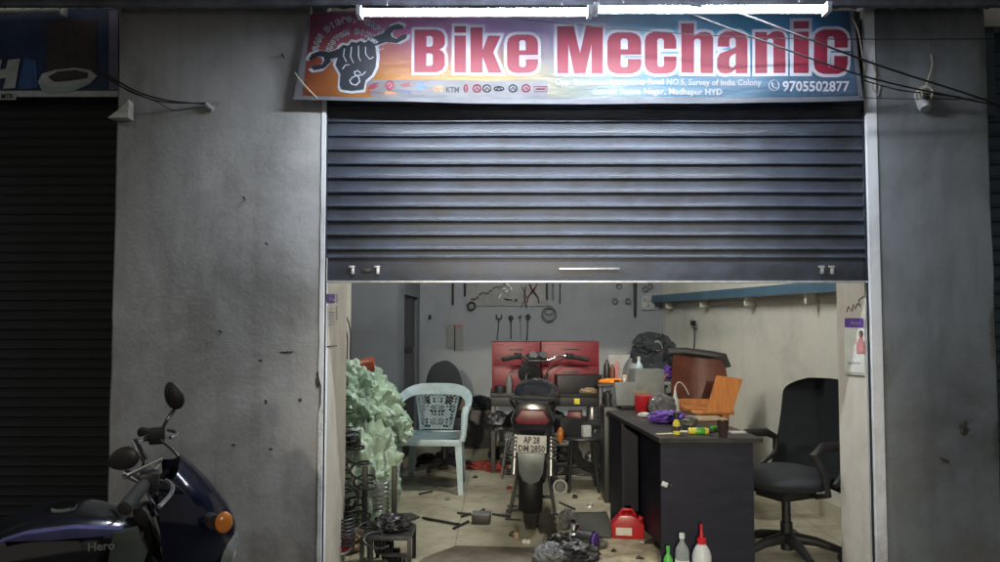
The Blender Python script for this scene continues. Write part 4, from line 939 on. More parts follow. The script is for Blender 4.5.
    hb = fin(MB().tube([(-.37, .80+dy, .985), (-.24, .84+dy, 1.005), (-.16, .92, 1.01), (-.09, .955, .965), (.09, .955, .965), (.16, .92, 1.01), (.24, .84+dy, 1.005), (.37, .80+dy, .985)], .011, 10), 'handlebar', 'chrome')
    st0_ = st; st = st @ Matrix.Translation((0, dy, 0))
    for s_ in (-1, 1):
        fin(MB().tube([(s_*.25, .837, 1.004), (s_*.37, .80, .985), (s_*.375, .798, .984)], [.018, .019, .012], 12), 'grip', 'rubber', hb)
        fin(MB().box((s_*.225, .85, 1.008), (.05, .05, .05), .01), 'switch_block', 'black', hb)
        fin(MB().tube(bez((s_*.22, .89, 1.0), (s_*.27, .93, 1.0), (s_*.34, .90, .99), (s_*.38, .88, .985)), .006, 6), 'brake_lever', 'steel', hb)
        if not fairing: continue
        mp_ = Vector((s_*.27, .90, 1.10)) if s_ < 0 else Vector((.27, .79, 1.055))
        fin(MB().tube([(s_*.21, .86, 1.02), (s_*.215, .88, 1.06), mp_+Vector((0, .0, -.02))], .006, 8), 'mirror_stem', 'black' if s_ < 0 else 'chrome', hb)
        mm = MB(); mm.blob((0, 0, 0), (.098, .03, .066) if s_ < 0 else (.095, .025, .06), 3, 0); [v.co.__setitem__(2, v.co.z*(1+v.co.x*3)) for v in mm.bm.verts]; mm.xf(Matrix.Translation(mp_+Vector((0, 0, .03))) @ (Matrix.Rotation(R(62), 4, 'Z') @ Matrix.Rotation(R(70), 4, 'Y') if s_ < 0 else Matrix.Rotation(R(60), 4, 'Z') @ Matrix.Rotation(R(-22), 4, 'Y'))); fin(mm, 'mirror', 'black', hb)
    for s_ in (-1, 1): fin(MB().tube(bez((s_*.2, .86, 1.0), (s_*.15, .94, .96), (s_*.06, .95, .90), (s_*.03, .97, .75)), .005, 6), 'control_cable', 'black', hb)
    st = st0_ if not fairing else st0_ @ Matrix.Translation((0, .05, -.09))
    cl = fin(MB().blob((0, 1.0, .965 if fairing else .99), (.17, .09, .06) if fairing else (.19, .10, .09), 3, 0), 'instrument_cluster', 'black')
    mb = MB(); mb.cyl((-.045, .955, 1.01), (-.045, .948, 1.017), .034, n=20); mb.cyl((.045, .955, 1.01), (.045, .948, 1.017), .034, n=20); fin(mb, 'dial', 'chrome', cl)
    if fairing:
        def ff(u, v):   # bikini fairing shell: u around, v from bottom to top
            a = (u-.5)*PI*1.02; z = .66+v*.36; w = .165*math.sin(R(28+v*112))**.8
            dpt = .23*math.sin(R(38+v*80))-.12*v**2.2
            pk = max(0, (v-.7)/.3)*max(0, math.cos(a))**3
            return Vector((w*math.sin(a), 1.03+dpt*math.cos(a)-.03*v-.03*pk, z+.045*pk))
        st = Matrix.Translation((0, .97, 0)) @ Matrix.Rotation(steer, 4, 'Z') @ Matrix.Translation((0, -.97, 0))
        fr = fin(MB().sheet(ff, 24, 16, .006), 'headlamp_fairing', 'blue_paint')
        fin(MB().blob((0, 1.165, .775), (.19, .12, .17), 3, 0), 'headlamp', 'clear', fr)
        def st_(u, v):
            p = ff(.80+u*.17, .08+v*.72); p += Vector((.006, .002, 0)); return p
        for s_ in (1,):
            mb = MB(); mb.tube([(s_*.10, 1.13, .895), (s_*.15, 1.15, .90)], .022, 8); b = fin(mb, 'indicator', 'black'); mb = MB(); mb.blob((s_*.158, 1.175, .90), (.032, .05, .065), 3, 0); fin(mb, 'lens', 'amber', b); fin(MB().tube([(.13, .99, .93), (.14, 1.02, .84), (.15, 1.10, .62)], .011, 10), 'fairing_stay', 'chrome'); fin(MB().tube([(.10, .98, .80), (.12, 1.06, .70), (.11, 1.12, .55)], .006, 8), 'control_cable', 'black')
    else:
        fr = fin(MB().lathe([(0, 0), (.07, .01), (.095, .06), (.10, .09), (.0, .10)], (0, 1.04, .86), 24, (R(-90), 0, 0)), 'headlamp', 'black')
    return tk
# shop motorcycle
q = F(531, 527); q2 = P(534, 400, 6.0)
yaw = -math.atan2(q2.x-q.x, 6.0-q.y-.0)
t = thing('motorcycle', 'black motorcycle seen from behind with a red tail lamp, on the shop floor', 'motorcycle', q, rot=(0, R(1.5), yaw))
motorcycle(t, 'gloss_black', steer=R(26))
# street motorcycle
yw = -math.atan2(.96, .28)
t = thing('motorcycle', 'dark blue motorcycle with a headlamp fairing parked in the street at lower left', 'motorcycle', (-2.02, 2.13, -.075), rot=(0, 0, yw))
t.rotation_euler = Euler((0, R(7), yw))
tk = motorcycle(t, 'gloss_black', True, plate=False, steer=R(6))
# graphics on the right side of the tank
mb = MB().prism([(.62, .895), (.68, .912), (.80, .920), (.92, .905), (.90, .890), (.74, .888)], .120, .150, 'yz', .004); mb.build('tank_stripe', 'lilac', tk)
mb = MB().prism([(.88, .77), (.96, .74), (.99, .84), (.96, .91), (.90, .90)], .135, .16, 'yz', .006); mb.build('tank_shroud', 'silver_paint', tk)
mb = MB().prism([(.42, .72), (.62, .745), (.86, .745), (.84, .70), (.60, .69)], .150, .170, 'yz', .006); mb.build('tank_lower_stripe', 'silver_paint', tk)
me = text_mesh('Hero', 1, 3, .02); MB().add_mesh(me, lambda co: Vector((.176, .84+co.x*.032, .862+co.y*.034))).build('tank_lettering', 'grey_lettering', tk)
#%FURN
# ================================================================= PLASTIC CHAIR
def plastic_chair(loc, rz):
    t = thing('plastic_chair', 'pale blue plastic armchair with a lacy pierced back, beside the green sacks', 'chair', loc, rz)   # faces -Y
    m = 'chairplastic'
    def sf(u, v):
        x = (u-.5)*2; y = -.22+v*.44; return Vector((x*(.225-.02*v), y, .425-.018*math.cos(x*1.4)-.014*math.sin(v*PI)+.01*(v < .06)))
    MB().sheet(sf, 16, 14, .012).build('seat', m, t)
    mb = MB()
    for s_ in (-1, 1): mb.box((s_*.222, 0, .395), (.012, .43, .055), .004)
    mb.box((0, -.222, .39), (.44, .012, .05), .004); mb.box((0, .215, .395), (.40, .012, .05), .004); mb.build('seat_apron', m, t)
    # frame: arch of the back sweeping to arms
    pts = []
    for i in range(33):
        a = PI*i/32; c_ = math.cos(a); s2 = math.sin(a)
        x = .265*math.copysign(abs(c_)**.55, c_); z = .635+.125*s2**.8; y = -.14+.36*s2**.6+.03
        pts.append(Vector((x, y, z)))
    mb = MB(); bm = mb.bm; rows = []
    for i, p in enumerate(pts):
        a = PI*i/32; w = .022+.026*math.sin(a)
        inn = Vector((-math.cos(a), 0, -math.sin(a)))*w
        th = Vector((0, .012, .0)); up = Vector((0, 0, .02*(1-math.sin(a))))
        rows.append([bm.verts.new(p-inn*.9+th), bm.verts.new(p-inn*.9-th+up*.0), bm.verts.new(p-th*1.2+up), bm.verts.new(p+inn-th), bm.verts.new(p+inn+th), bm.verts.new(p+th*.4)])
    for A, B in zip(rows, rows[1:]):
        for k in range(6): bm.faces.new((A[k], A[(k+1) % 6], B[(k+1) % 6], B[k]))
    bm.faces.new(rows[0]); bm.faces.new(rows[-1][::-1]); mb.build('back_arch', m, t)
    for s_ in (-1, 1):
        mb = MB(); mb.tube([(s_*.265, -.11, .645), (s_*.262, -.165, .64), (s_*.255, -.19, .60), (s_*.25, -.20, .45), (s_*.238, -.205, .40)], [.024, .027, .026, .022, .022], 10); mb.build('armrest', m, t)
    # lacy panel
    mb = MB(); bm = mb.bm; nu, nv = 60, 72; g_ = {}
    def pos(i, j):
        u, v = i/nu, j/nv; x = (u-.5)*2; hw = .125+.05*v; z = .435+v*.295
        return Vector((x*hw, .185+.07*v-.03*(1-x*x)*.0-.02*abs(x)**2, z))
    def solid(u, v):
        x = abs(u-.5)*2
        if x > .9 or v < .05 or v > .96: return True
        X, Z = x*.15, v*.385
        f = math.sin(X*120+3*math.sin(Z*42))*math.sin(Z*105+2.5*math.cos(X*60))
        c_ = abs(math.hypot(X, Z-.19)-.075) < .006 or abs(math.hypot(X, Z-.30)-.05) < .006 or abs(math.hypot(X-.02, Z-.08)-.045) < .006
        return f > -.05 or c_ or x < .035
    for i in range(nu):
        for j in range(nv):
            if solid((i+.5)/nu, (j+.5)/nv):
                vs = []
                for (a_, b_) in ((i, j), (i+1, j), (i+1, j+1), (i, j+1)):
                    if (a_, b_) not in g_: g_[(a_, b_)] = bm.verts.new(pos(a_, b_))
                    vs.append(g_[(a_, b_)])
                bm.faces.new(vs)
    bmesh.ops.solidify(bm, geom=bm.faces[:], thickness=.006); mb.build('lace_back', m, t)
    for (x, y, dx, dy) in ((-.235, -.205, -.015, -.03), (.235, -.205, .015, -.03), (-.20, .20, -.02, .05), (.20, .20, .02, .05)):
        mb = MB(); bm = mb.bm; sx, sy = math.copysign(1, x), math.copysign(1, y); r0 = []
        for z, w, k in ((.41, .052, 0), (.2, .042, .6), (.0, .034, 1)):
            X, Y = x+dx*k, y+dy*k
            r0.append([bm.verts.new(c) for c in ((X, Y, z), (X-sx*w, Y, z), (X-sx*w, Y-sy*.008, z), (X-sx*.008, Y-sy*.008, z), (X-sx*.008, Y-sy*w, z), (X, Y-sy*w, z))])
        for A, B in zip(r0, r0[1:]):
            for k in range(6): bm.faces.new((A[k], A[(k+1) % 6], B[(k+1) % 6], B[k]))
        bm.faces.new(r0[0]); bm.faces.new(r0[-1]); mb.build('leg', m, t)
    return t
a, b = F(405, 497), F(462, 492); c = (a+b)/2
pc = plastic_chair((c.x-.03, c.y+.24, 0), R(-4)); pc.scale = (1.12, 1.05, 1.04)

# ---- dark chair back behind it
c = P(443, 400, 7.0)
t = thing('office_chair', 'dark grey chair with a rounded back, behind the pale blue plastic chair', 'chair', (c.x, 7.1, 0), R(8))
MB().blob((0, 0, .72), (.36, .09, .56), 4, .03, 2, 3).build('backrest', 'fabric', t)
MB().box((0, -.2, .42), (.42, .42, .08), .03).build('seat', 'fabric', t)
MB().tube([(0, -.15, .4), (0, -.15, .1)], .03, 10).build('column', 'black', t)
for k in range(5): a_ = 2*PI*k/5+.3; MB().tube([(0, -.15, .1), (.25*math.cos(a_), -.15+.25*math.sin(a_), .06), (.26*math.cos(a_), -.15+.26*math.sin(a_), .025)], [.025, .018, .024], 8).build('base_arm', 'black', t)
MB().tube([(0, .05, .55), (0, .0, .4), (0, -.1, .37)], .02, 8).build('back_support', 'black', t)

# ---- desk
dA, dB, dC = F(659, 438, .75), F(607, 410.5, .75), F(762, 437.5, .75)
ux = (dC-dA); wdt = ux.length; 
x0, x1, y0, y1 = dA.x, dC.x, dA.y, dB.y
xb0 = dB.x
t = thing('office_desk', 'black laminate office desk cluttered with bottles, at the right front of the shop', 'desk', (x0, y0, 0))
def skew(pts): return pts
sl = (xb0-x0)/(y1-y0)
def quad(xa, xb, ya, yb): return [(xa+sl*(ya-y0), ya), (xb+sl*(ya-y0), ya), (xb+sl*(yb-y0), yb), (xa+sl*(yb-y0), yb)]
MB().prism(quad(x0, x1, y0, y1), .725, .75, 'xy', .002).build('desktop', 'desktop', t, world=True)
MB().box(((x0+x1)/2, y0-.0015, .7375), (x1-x0-.004, .003, .021)).build('edge_strip', 'desktop', t, world=True)
MB().prism(quad(x0+.012, x1-.05, y0+.012, y0+.03), .0, .724, 'xy').build('front_panel', 'desk', t, world=True)
MB().prism(quad(x0+.012, x0+.03, y1-.35, y1-.03), .0, .724, 'xy').build('side_panel', 'desk', t, world=True)
MB().prism(quad(x0+.13, x0+.148, y0+.031, y1-.36), .05, .724, 'xy').build('side_panel', 'desk', t, world=True)
MB().prism(quad(x1-.07, x1-.052, y0+.031, y1-.03), .0, .724, 'xy').build('side_panel', 'desk', t, world=True)
MB().prism(quad(x0+.031, x1-.071, y1-.05, y1-.031), .0, .724, 'xy').build('back_panel', 'desk', t, world=True)
MB().prism(quad(x0+.149, x1-.071, y0+.031, y1-.051), .05, .07, 'xy').build('bottom_shelf', 'desk', t, world=True)
q = P(663.5, 484, y0+.012); MB().box((q.x+.006, y0+.009, q.z), (.034, .006, .026), .003, (0, R(20), 0)).build('torn_sticker', 'white_pl', t, world=True)
MB().cyl((q.x+.04, y0+.012, q.z-.005), (q.x+.04, y0+.002, q.z-.005), .006, n=12).build('lock', 'chrome', t, world=True)
# keyboard-tray shelf edges at right
for z in (.62, .48): MB().prism(quad(x1-.05, x1-.02, y0+.2, y0+.8), z, z+.018, 'xy').build('side_rail', 'desk', t, world=True)

# ---- office chair (faces -X local then rotated)
def office_chair(loc, rz):
    t = thing('office_chair', 'black fabric swivel chair with looped armrests behind the desk', 'chair', loc, rz)   # local: faces +Y
    mb = MB(); mb.blob((0, .0, .47), (.52, .52, .15), 4, .03, 2, 2); mb.build('seat', 'fabric', t)
    def bf(u, v):
        x = (u-.5)*2; hw = (.175+.075*math.sin(min(1, .25+v*.75)*PI*.62))*(1-max(0, (v-.80)/.2)**2.6*.62)
        return Vector((x*hw*1.28, -.20-.20*v+.05*math.sin(v*PI)*1.0*(-1)+.065*x*x, .42+v*.61))
    mb = MB(); mb.sheet(bf, 30, 40, .07); mb.build('backrest', 'fabric', t)
    MB().tube([(0, -.10, .39), (0, -.28, .38), (0, -.36, .46), (0, -.37, .68)], [.02, .025, .025, .02], 8).build('back_support', 'black', t)
    MB().box((0, .0, .385), (.22, .26, .05), .012).build('tilt_mechanism', 'black', t)
    MB().tube([(.08, .02, .38), (.22, .03, .36), (.28, .03, .365)], [.008, .008, .018], 8).build('height_lever', 'black', t)
    for s_ in (-1, 1):
        MB().tube([(s_*.20, -.02, .40), (s_*.30, .0, .43), (s_*.305, .04, .55), (s_*.29, .10, .655), (s_*.285, .02, .69), (s_*.285, -.14, .685), (s_*.28, -.22, .65), (s_*.27, -.20, .56), (s_*.29, -.06, .47)], [.016, .017, .018, .022, .026, .026, .022, .018, .016], 10).build('armrest', 'black', t)
    MB().tube([(0, 0, .36), (0, 0, .22), (0, 0, .219), (0, 0, .06)], [.025, .025, .034, .034], 16).build('gas_column', 'black', t)
    for k in range(5):
        a_ = 2*PI*k/5+.25; c_, s2 = math.cos(a_), math.sin(a_)
        b = MB().tube([(0.02*c_, .02*s2, .13), (.16*c_, .16*s2, .115), (.29*c_, .29*s2, .075)], [.034, .027, .02], 10).build('base_arm', 'black', t)
        MB().cyl((.30*c_-.022*s2, .30*s2+.022*c_, .028), (.30*c_+.022*s2, .30*s2-.022*c_, .028), .027, n=16).cyl((.30*c_, .30*s2, .03), (.30*c_, .30*s2, .07), .008, n=8).build('castor', 'rubber', b)
    return t
c = P(786, 500, 4.42)
office_chair((c.x+.0, 4.42, 0), R(116))

# ---- brown upholstered chair and wooden chair behind desk
c = P(702, 378, 5.9)
t = thing('armchair', 'brown leather chair back with a black top rim, behind the desk', 'chair', (c.x, 5.95, 0), R(-8))
mb = MB(); mb.sheet(lambda u, v: Vector(((u-.5)*.40*(1+.12*math.sin(v*PI)), .0+.05*math.cos((u-.5)*3)+.10*v, .42+v*.68)), 14, 14, .07); mb.build('backrest', 'brown', t)
MB().tube([(-.24, .14, 1.12), (-.1, .15, 1.125), (.1, .15, 1.10), (.20, .13, 1.085), (.225, .12, 1.0)], .035, 10).build('top_rim', 'black', t)
MB().box((0, -.22, .42), (.44, .44, .10), .03).build('seat', 'brown', t)
for sx in (-1, 1):
    for sy in (-.4, -.03): MB().tube([(sx*.19, sy, .38), (sx*.2, sy, 0)], .016, 8).build('leg', 'dark_steel', t)
c = P(722, 405, 5.3)
t = thing('wooden_chair', 'orange varnished wooden chair with a leaning plank back, between desk and cream wall', 'chair', (c.x, 5.35, 0), 0)
lo = lambda px, py, d: P(px, py, d)-t.location
mb = MB(); qs = [lo(706, 413, 5.25), lo(732, 413, 5.25), lo(743, 379, 5.33), lo(717, 375, 5.33)]
def slab(qs, th, m, nm, t, bev=.004):
    mb = MB(); n_ = (qs[1]-qs[0]).cross(qs[3]-qs[0]).normalized()*th
    A = [mb.bm.verts.new(v) for v in qs]; B = [mb.bm.verts.new(v+n_) for v in qs]; k = len(A)
    f = [mb.bm.faces.new(A), mb.bm.faces.new(B[::-1])]
    for i in range(k): f.append(mb.bm.faces.new((A[i], B[i], B[(i+1) % k], A[(i+1) % k])))
    bmesh.ops.recalc_face_normals(mb.bm, faces=f)
    bmesh.ops.bevel(mb.bm, geom=mb.bm.edges[:], offset=bev, segments=2, affect='EDGES')
    return mb.build(nm, m, t)
slab(qs, -.03, 'wood', 'backrest', t)
slab([lo(680, 404.5, 5.3), lo(714, 405, 5.3), lo(714, 399.5, 5.3), lo(680, 399.5, 5.3)], -.05, 'wood', 'arm_rail', t)
mb = MB(); z = lo(700, 413, 5.25).z; mb.box((lo(714, 413, 5.25).x, .1, z), (.30, .36, .03), .006); mb.build('seat', 'wood', t)
for sx in (-.05, .20):
    for sy in (0.0, .24): mb = MB(); mb.box((lo(700, 413, 5.25).x+sx, sy, z/2-.01), (.04, .04, z-.02), .004); mb.build('leg', 'wood', t)

# ================================================================= small item builders
def bottle(name, loc, label, cat, prof, m, cap=None, capm='white_pl', band=None, bandm=None, rot=None, cm=None, n=20):
    t = thing(name, label, cat, loc, rot=rot or (0, 0, 0))
    MB().lathe(prof, n=n).build('body', m, t)
    if cap: MB().lathe(cap, n=16).build('cap', capm, t)
    if band: r, z0_, z1_ = band; MB().lathe([(r-.001, z0_), (r+.0012, z0_+.001), (r+.0012, z1_-.001), (r-.001, z1_)], n=n).build('label_band', bandm, t)
    return t
def bprof(r, h, nr, sh=.72, nh=1.0): return [(0, 0), (r*.9, 0), (r, .006), (r, h*sh*.5), (r, h*sh), (r*.85, h*(sh+.07)), (nr*1.15, h*(sh+.17)), (nr, h*(sh+.2)), (nr, h*nh), (0, h*nh)]
# desk-top items
zt = .751
def DT(px, py): return F(px, py, zt)
q = DT(676.5, 434); bottle('glue_bottle', q, 'small yellow and black bottle standing at the front of the desktop', 'bottle', bprof(.020, .085, .012), 'yellow', [(0, .083), (.016, .083), (.017, .12), (.0, .122)], 'black', (.0205, .02, .045), 'ink')
q = DT(699, 434); t = thing('spray_can', 'yellow spray can lying on its side at the front of the desktop', 'spray can', q+Vector((0, 0, .018)), rot=(0, R(90), R(-3)))
MB().lathe([(0, -.058), (.017, -.058), (.018, -.05), (.018, .04), (.014, .052), (.0, .053)]).build('body', 'yellow', t); MB().lathe([(.0182, -.02), (.0192, -.018), (.0192, .03), (.0182, .032)]).build('label_band', 'green', t); MB().lathe([(0, .053), (.013, .053), (.013, .075), (0, .076)]).build('cap', 'black', t)
q = DT(717, 431); bottle('spray_can', q+Vector((0, 0, .015)), 'green and black can lying beside the yellow spray can', 'spray can', [(0, -.04), (.014, -.04), (.015, -.03), (.015, .03), (0, .035)], 'green', [(0, .034), (.01, .034), (.01, .05), (0, .05)], 'black', rot=(0, R(90), R(12)))
q = DT(723, 437); bottle('dark_cup', q, 'dark brown tumbler standing at the front right of the desktop', 'cup', [(0, 0), (.022, 0), (.026, .02), (.032, .075), (.033, .09), (.030, .09), (.027, .06), (.02, .01), (0, .01)], mat('dark_brown_glass', (.035, .02, .018), .3))
q = DT(737, 433); one(MB().box(q+Vector((0, 0, .006)), (.09, .05, .01), .003, (0, 0, R(5))), 'phone', 'white_pl', q, 'flat pale phone lying at the right end of the desktop', 'phone')
q = DT(661, 434); one(MB().box(q+Vector((.02, 0, .003)), (.10, .03, .004), .001, (0, 0, R(14))), 'wooden_stick', 'rope', q, 'pale flat stick on the front left edge of the desktop', 'stick')
q = DT(684, 432); one(MB().box(q+Vector((0, 0, .004)), (.06, .03, .006), .001, (0, 0, R(-14))), 'paper_scrap', 'sticker', q, 'scrap of pale paper between the two yellow containers on the desk', 'paper')
q = DT(668, 423); one(MB().blob(q+Vector((0, .03, .03)), (.20, .14, .08), 4, .45, 2.4, 4, True, -.6), 'purple_cloth', 'purple', q, 'crumpled purple cloth on the middle of the desktop', 'cloth')
q = DT(664, 419); one(MB().blob(q+Vector((0, .05, .08)), (.15, .12, .14), 5, .2, 1.2, 9, True, -.8, pleat=.2), 'plastic_bag', 'bag', q, 'crumpled clear plastic bag lying on the purple cloth', 'bag')
q = DT(690, 428); one(MB().blob(q+Vector((0, .02, .03)), (.09, .07, .06), 3, .5, 2.4, 14, True, -.8), 'rag', 'mat_grey', q, 'grey greasy rag on the desk right of the purple cloth', 'rag')
q = DT(648, 412); t = thing('carton', 'red and white carton open at the top, at the left rear of the desktop', 'carton', q, R(20))
mb = MB(); mb.box((0, .03, .055), (.11, .10, .11), .003); mb.build('box', 'bright_red', t); mb = MB(); mb.box((.056, .028, .062), (.004, .09, .06)); mb.build('label', 'white_pl', t); MB().sheet(lambda u, v: Vector((-.05+u*.10, .08+v*.05, .112+v*.03)), 2, 2, .002).build('flap', 'card', t)
q = DT(645, 417); one(MB().blob(q+Vector((0, 0, .015)), (.08, .05, .03), 3, .5, 2.4, 19, True, -.8), 'tissue', 'white_pl', q, 'crumpled white tissue in front of the red carton', 'tissue')
q = DT(675.5, 416); t = bottle('pump_bottle', q, 'white dropper bottle with a bent spout, behind the purple cloth', 'bottle', bprof(.026, .14, .012), 'white_pl', [(0, .13), (.013, .13), (.009, .15), (.004, .20), (0, .2)], 'white_pl')
MB().tube(bez((0, 0, .15), (.0, 0, .26), (.05, 0, .24), (.09, 0, .14), 10), .004, 6).build('spout', 'white_pl', t)
q = DT(681, 420); one(MB().lathe([(0, 0), (.028, 0), (.036, .02), (.03, .04), (0, .043)], q), 'red_ball', 'bright_red', q, 'round red ball shaped thing beside the white dropper bottle', 'ball')
q = DT(702, 420); one(MB().box(q+Vector((0, .05, .005)), (.30, .20, .008), .002, (0, 0, R(4))), 'wooden_board', 'card', q, 'thin brown board lying flat on the rear of the desktop', 'board')
q = DT(636, 410); t = thing('black_device', 'small dark grey device with a screen at the rear left of the desk', 'device', q+Vector((-.04, .12, 0)), R(10)); MB().box((0, 0, .10), (.18, .03, .17), .006, (R(-15), 0, 0)).build('screen', 'grey_pl', t); MB().box((0, 0, .01), (.12, .10, .015), .004).build('foot', 'black', t)

# ================================================================= back bench with red cabinets
q = P(545, 420, 6.9)
bx_a, bx_b = P(490, 400, 6.85).x, P(606, 400, 6.85).x
t = thing('workbench', 'black steel workbench with a lower shelf, in front of the red cabinets', 'workbench', ((bx_a+bx_b)/2, 6.9, 0))
ztb = P(560, 393, 6.85).z
mb = MB(); mb.box(((bx_a+bx_b)/2, 7.1, ztb-.02), (bx_b-bx_a, .5, .04), .004); mb.build('worktop', 'black', t, world=True)
zs = P(560, 424, 6.85).z
mb = MB(); mb.box(((bx_a+bx_b)/2, 7.1, zs), (bx_b-bx_a, .46, .025), .004); mb.build('lower_shelf', 'black', t, world=True)
for x in (bx_a+.03, bx_b-.03):
    for y in (6.88, 7.32): mb = MB(); mb.box((x, y, ztb/2-.02), (.04, .04, ztb-.04), .003); mb.build('leg', 'dark_steel', t, world=True)
mb = MB(); mb.box(((bx_a+bx_b)/2, 6.86, ztb-.08), (bx_b-bx_a-.02, .02, .08), .003); mb.build('apron', 'black', t, world=True)
def cabinet(px0, px1, py0, py1, d, dep, label):
    a, b = P(px0, py1, d), P(px1, py0, d)
    t = thing('tool_cabinet', label, 'cabinet', ((a.x+b.x)/2, d, max(0, a.z) if True else 0), group=None)
    mb = MB(); mb.box(((a.x+b.x)/2, d+dep/2, (a.z+b.z)/2), (b.x-a.x, dep, b.z-a.z), .006); mb.build('body', 'red', t, world=True)
    h = (b.z-a.z)
    for k in range(2):
        z = a.z+h*(.27+.46*k); mb = MB(); mb.box(((a.x+b.x)/2, d-.006, z), ((b.x-a.x)*.94, .014, h*.42), .004); dr = mb.build('drawer', 'red', t, world=True)
        mb = MB(); mb.box(((a.x+b.x)/2-t.location.x, -.018, z+h*.12-t.location.z), ((b.x-a.x)*.3, .01, .012), .003); mb.build('handle', 'dark_steel', dr)
    return t
cabinet(492, 540, 342, 391, 7.05, .28, 'dark red metal tool cabinet on the workbench, left of the motorcycle handlebar')
cabinet(541.5, 599, 341.5, 391, 7.08, .26, 'dark red metal tool cabinet on the workbench, right of the motorcycle handlebar')
# clutter on lower shelf and bench
def clutter(lst):
    for (nm, px, py, d, kind, sz, m, lb, cat) in lst:
        q = P(px, py, d)
        if kind == 'box': mb = MB().box((0, 0, sz[2]/2), sz, min(sz)*.08, (0, 0, R(random.uniform(-25, 25)))); 
        elif kind == 'blob': mb = MB().blob((0, 0, sz[2]*.32), sz, 4, .3, 1.7, px*.13, True, -.6)
        elif kind == 'cyl': mb = MB().lathe([(0, 0), (sz[0]*.48, 0), (sz[0]*.5, .005), (sz[0]*.5, sz[2]*.9), (sz[0]*.42, sz[2]), (0, sz[2])], n=18)
        elif kind == 'ring': mb = MB().tube(ring((0, 0, sz[0]/2), sz[0]/2-.01, 22, 'y'), sz[1]/2, 8, closed=True)
        elif kind == 'hring': mb = MB().tube(ring((0, 0, sz[1]/2), sz[0]/2, 26, 'z'), sz[1]/2, 8, closed=True)
        elif kind == 'rod': mb = MB().tube([(-sz[0]/2, 0, sz[2]), (sz[0]/2, 0, sz[2])], sz[2], 8)
        elif kind == 'bottle': mb = MB().lathe(bprof(sz[0]/2, sz[2], sz[0]*.2), n=18)
        elif kind == 'gear': mb = MB().lathe([(sz[0]*.15, 0), (sz[0]*.5, 0), (sz[0]*.5, sz[2]*.5), (sz[0]*.3, sz[2]), (sz[0]*.15, sz[2]), (sz[0]*.15, 0)], n=20)
        one(mb, nm, m, q, lb, cat, world=False)
clutter([
 ('gearbox_part', 556, 424, 6.95, 'blob', (.16, .14, .14), 'dark_steel', 'dark greasy casting at the left of the workbench shelf', 'engine part'),
 ('parts_box', 575, 424, 6.95, 'box', (.13, .12, .12), 'redlens', 'small maroon box at the middle of the workbench shelf', 'box'),
 ('label_tag', 577, 404, 6.84, 'box', (.05, .01, .05), 'yellow', 'small yellow tag on the front of the black workbench', 'tag'),
 ('oil_can', 592, 424, 6.95, 'cyl', (.10, .1, .17), 'steel', 'dull metal can at the right of the workbench shelf', 'can'),
 ('tool_tin', 556, 393, 6.95, 'cyl', (.09, .09, .09), 'dark_steel', 'dark tin on the left of the workbench top', 'tin'),
 ('gear', 552, 424, 6.9, 'gear', (.12, .12, .04), 'steel', 'flat steel gear at the very left front of the workbench shelf', 'gear'),
 ('parts_tin', 500, 393, 6.88, 'cyl', (.10, .10, .07), 'dark_steel', 'round dark tin on the far left of the workbench', 'tin'),
 ('oil_bottle', 509, 393, 6.88, 'bottle', (.06, .06, .17), 'grey_pl', 'grey oil bottle on the left of the workbench', 'bottle'),
 ('spare_part', 497, 430, 6.9, 'blob', (.22, .18, .2), 'dark_steel', 'black lump of spare parts under the left end of the workbench', 'engine part'),
 ('spare_part', 600, 440, 6.9, 'blob', (.16, .18, .14), 'dark_steel', 'black lump of spare parts under the right end of the workbench', 'engine part'),
 ('chain_guard_cover', 562, 445, 6.7, 'blob', (.20, .12, .12), 'grey_pl', 'grey curved cover on the floor under the workbench', 'cover'),
 ('worn_tyre', 596, 470, 6.45, 'ring', (.40, .08, .4), 'rubber', 'worn small tyre standing behind the desk corner by the stool', 'tyre'),
 ('rag', 588, 393, 6.86, 'blob', (.16, .10, .06), 'card', 'brown rag on the right end of the workbench', 'rag'),
 ('white_cup', 570, 424, 6.86, 'cyl', (.05, .05, .06), 'white_pl', 'tiny white cup on the workbench shelf', 'cup'),
 ('motor_housing', 578, 393, 6.92, 'box', (.42, .16, .17), 'black', 'black motor housing on the workbench top before the red cabinet', 'motor'),
])
# round stool table with pale block
c = F(585, 470)
t = thing('round_stool', 'black steel round stool with a ring top in front of the workbench', 'stool', (P(582, 440, 6.2).x, 6.2, 0))
zst = P(582, 436, 6.2).z
MB().lathe([(0, zst-.02), (.165, zst-.02), (.172, zst-.01), (.165, zst), (0, zst)], n=32).build('seat', 'black', t)
for k in range(4): a_ = PI/4+PI/2*k; MB().tube([(.12*math.cos(a_), .12*math.sin(a_), zst-.02), (.17*math.cos(a_), .17*math.sin(a_), 0)], .012, 8).build('leg', 'black', t)
MB().tube(ring((0, 0, .15), .152, 28, 'z'), .008, 6, closed=True).build('foot_ring', 'black', t)
one(MB().box((0, 0, .045), (.07, .05, .09), .006, (0, 0, R(20))), 'white_box', 'white_pl', (P(586, 434, 6.2).x, 6.18, zst), 'small white box standing on the round stool', 'box', world=False)
one(MB().box((0, 0, .07), (.20, .14, .14), .01, (0, 0, R(20))), 'battery', 'black', (P(571, 436, 6.2).x-.02, 6.24, zst), 'black battery standing on the left of the round stool', 'battery', world=False)
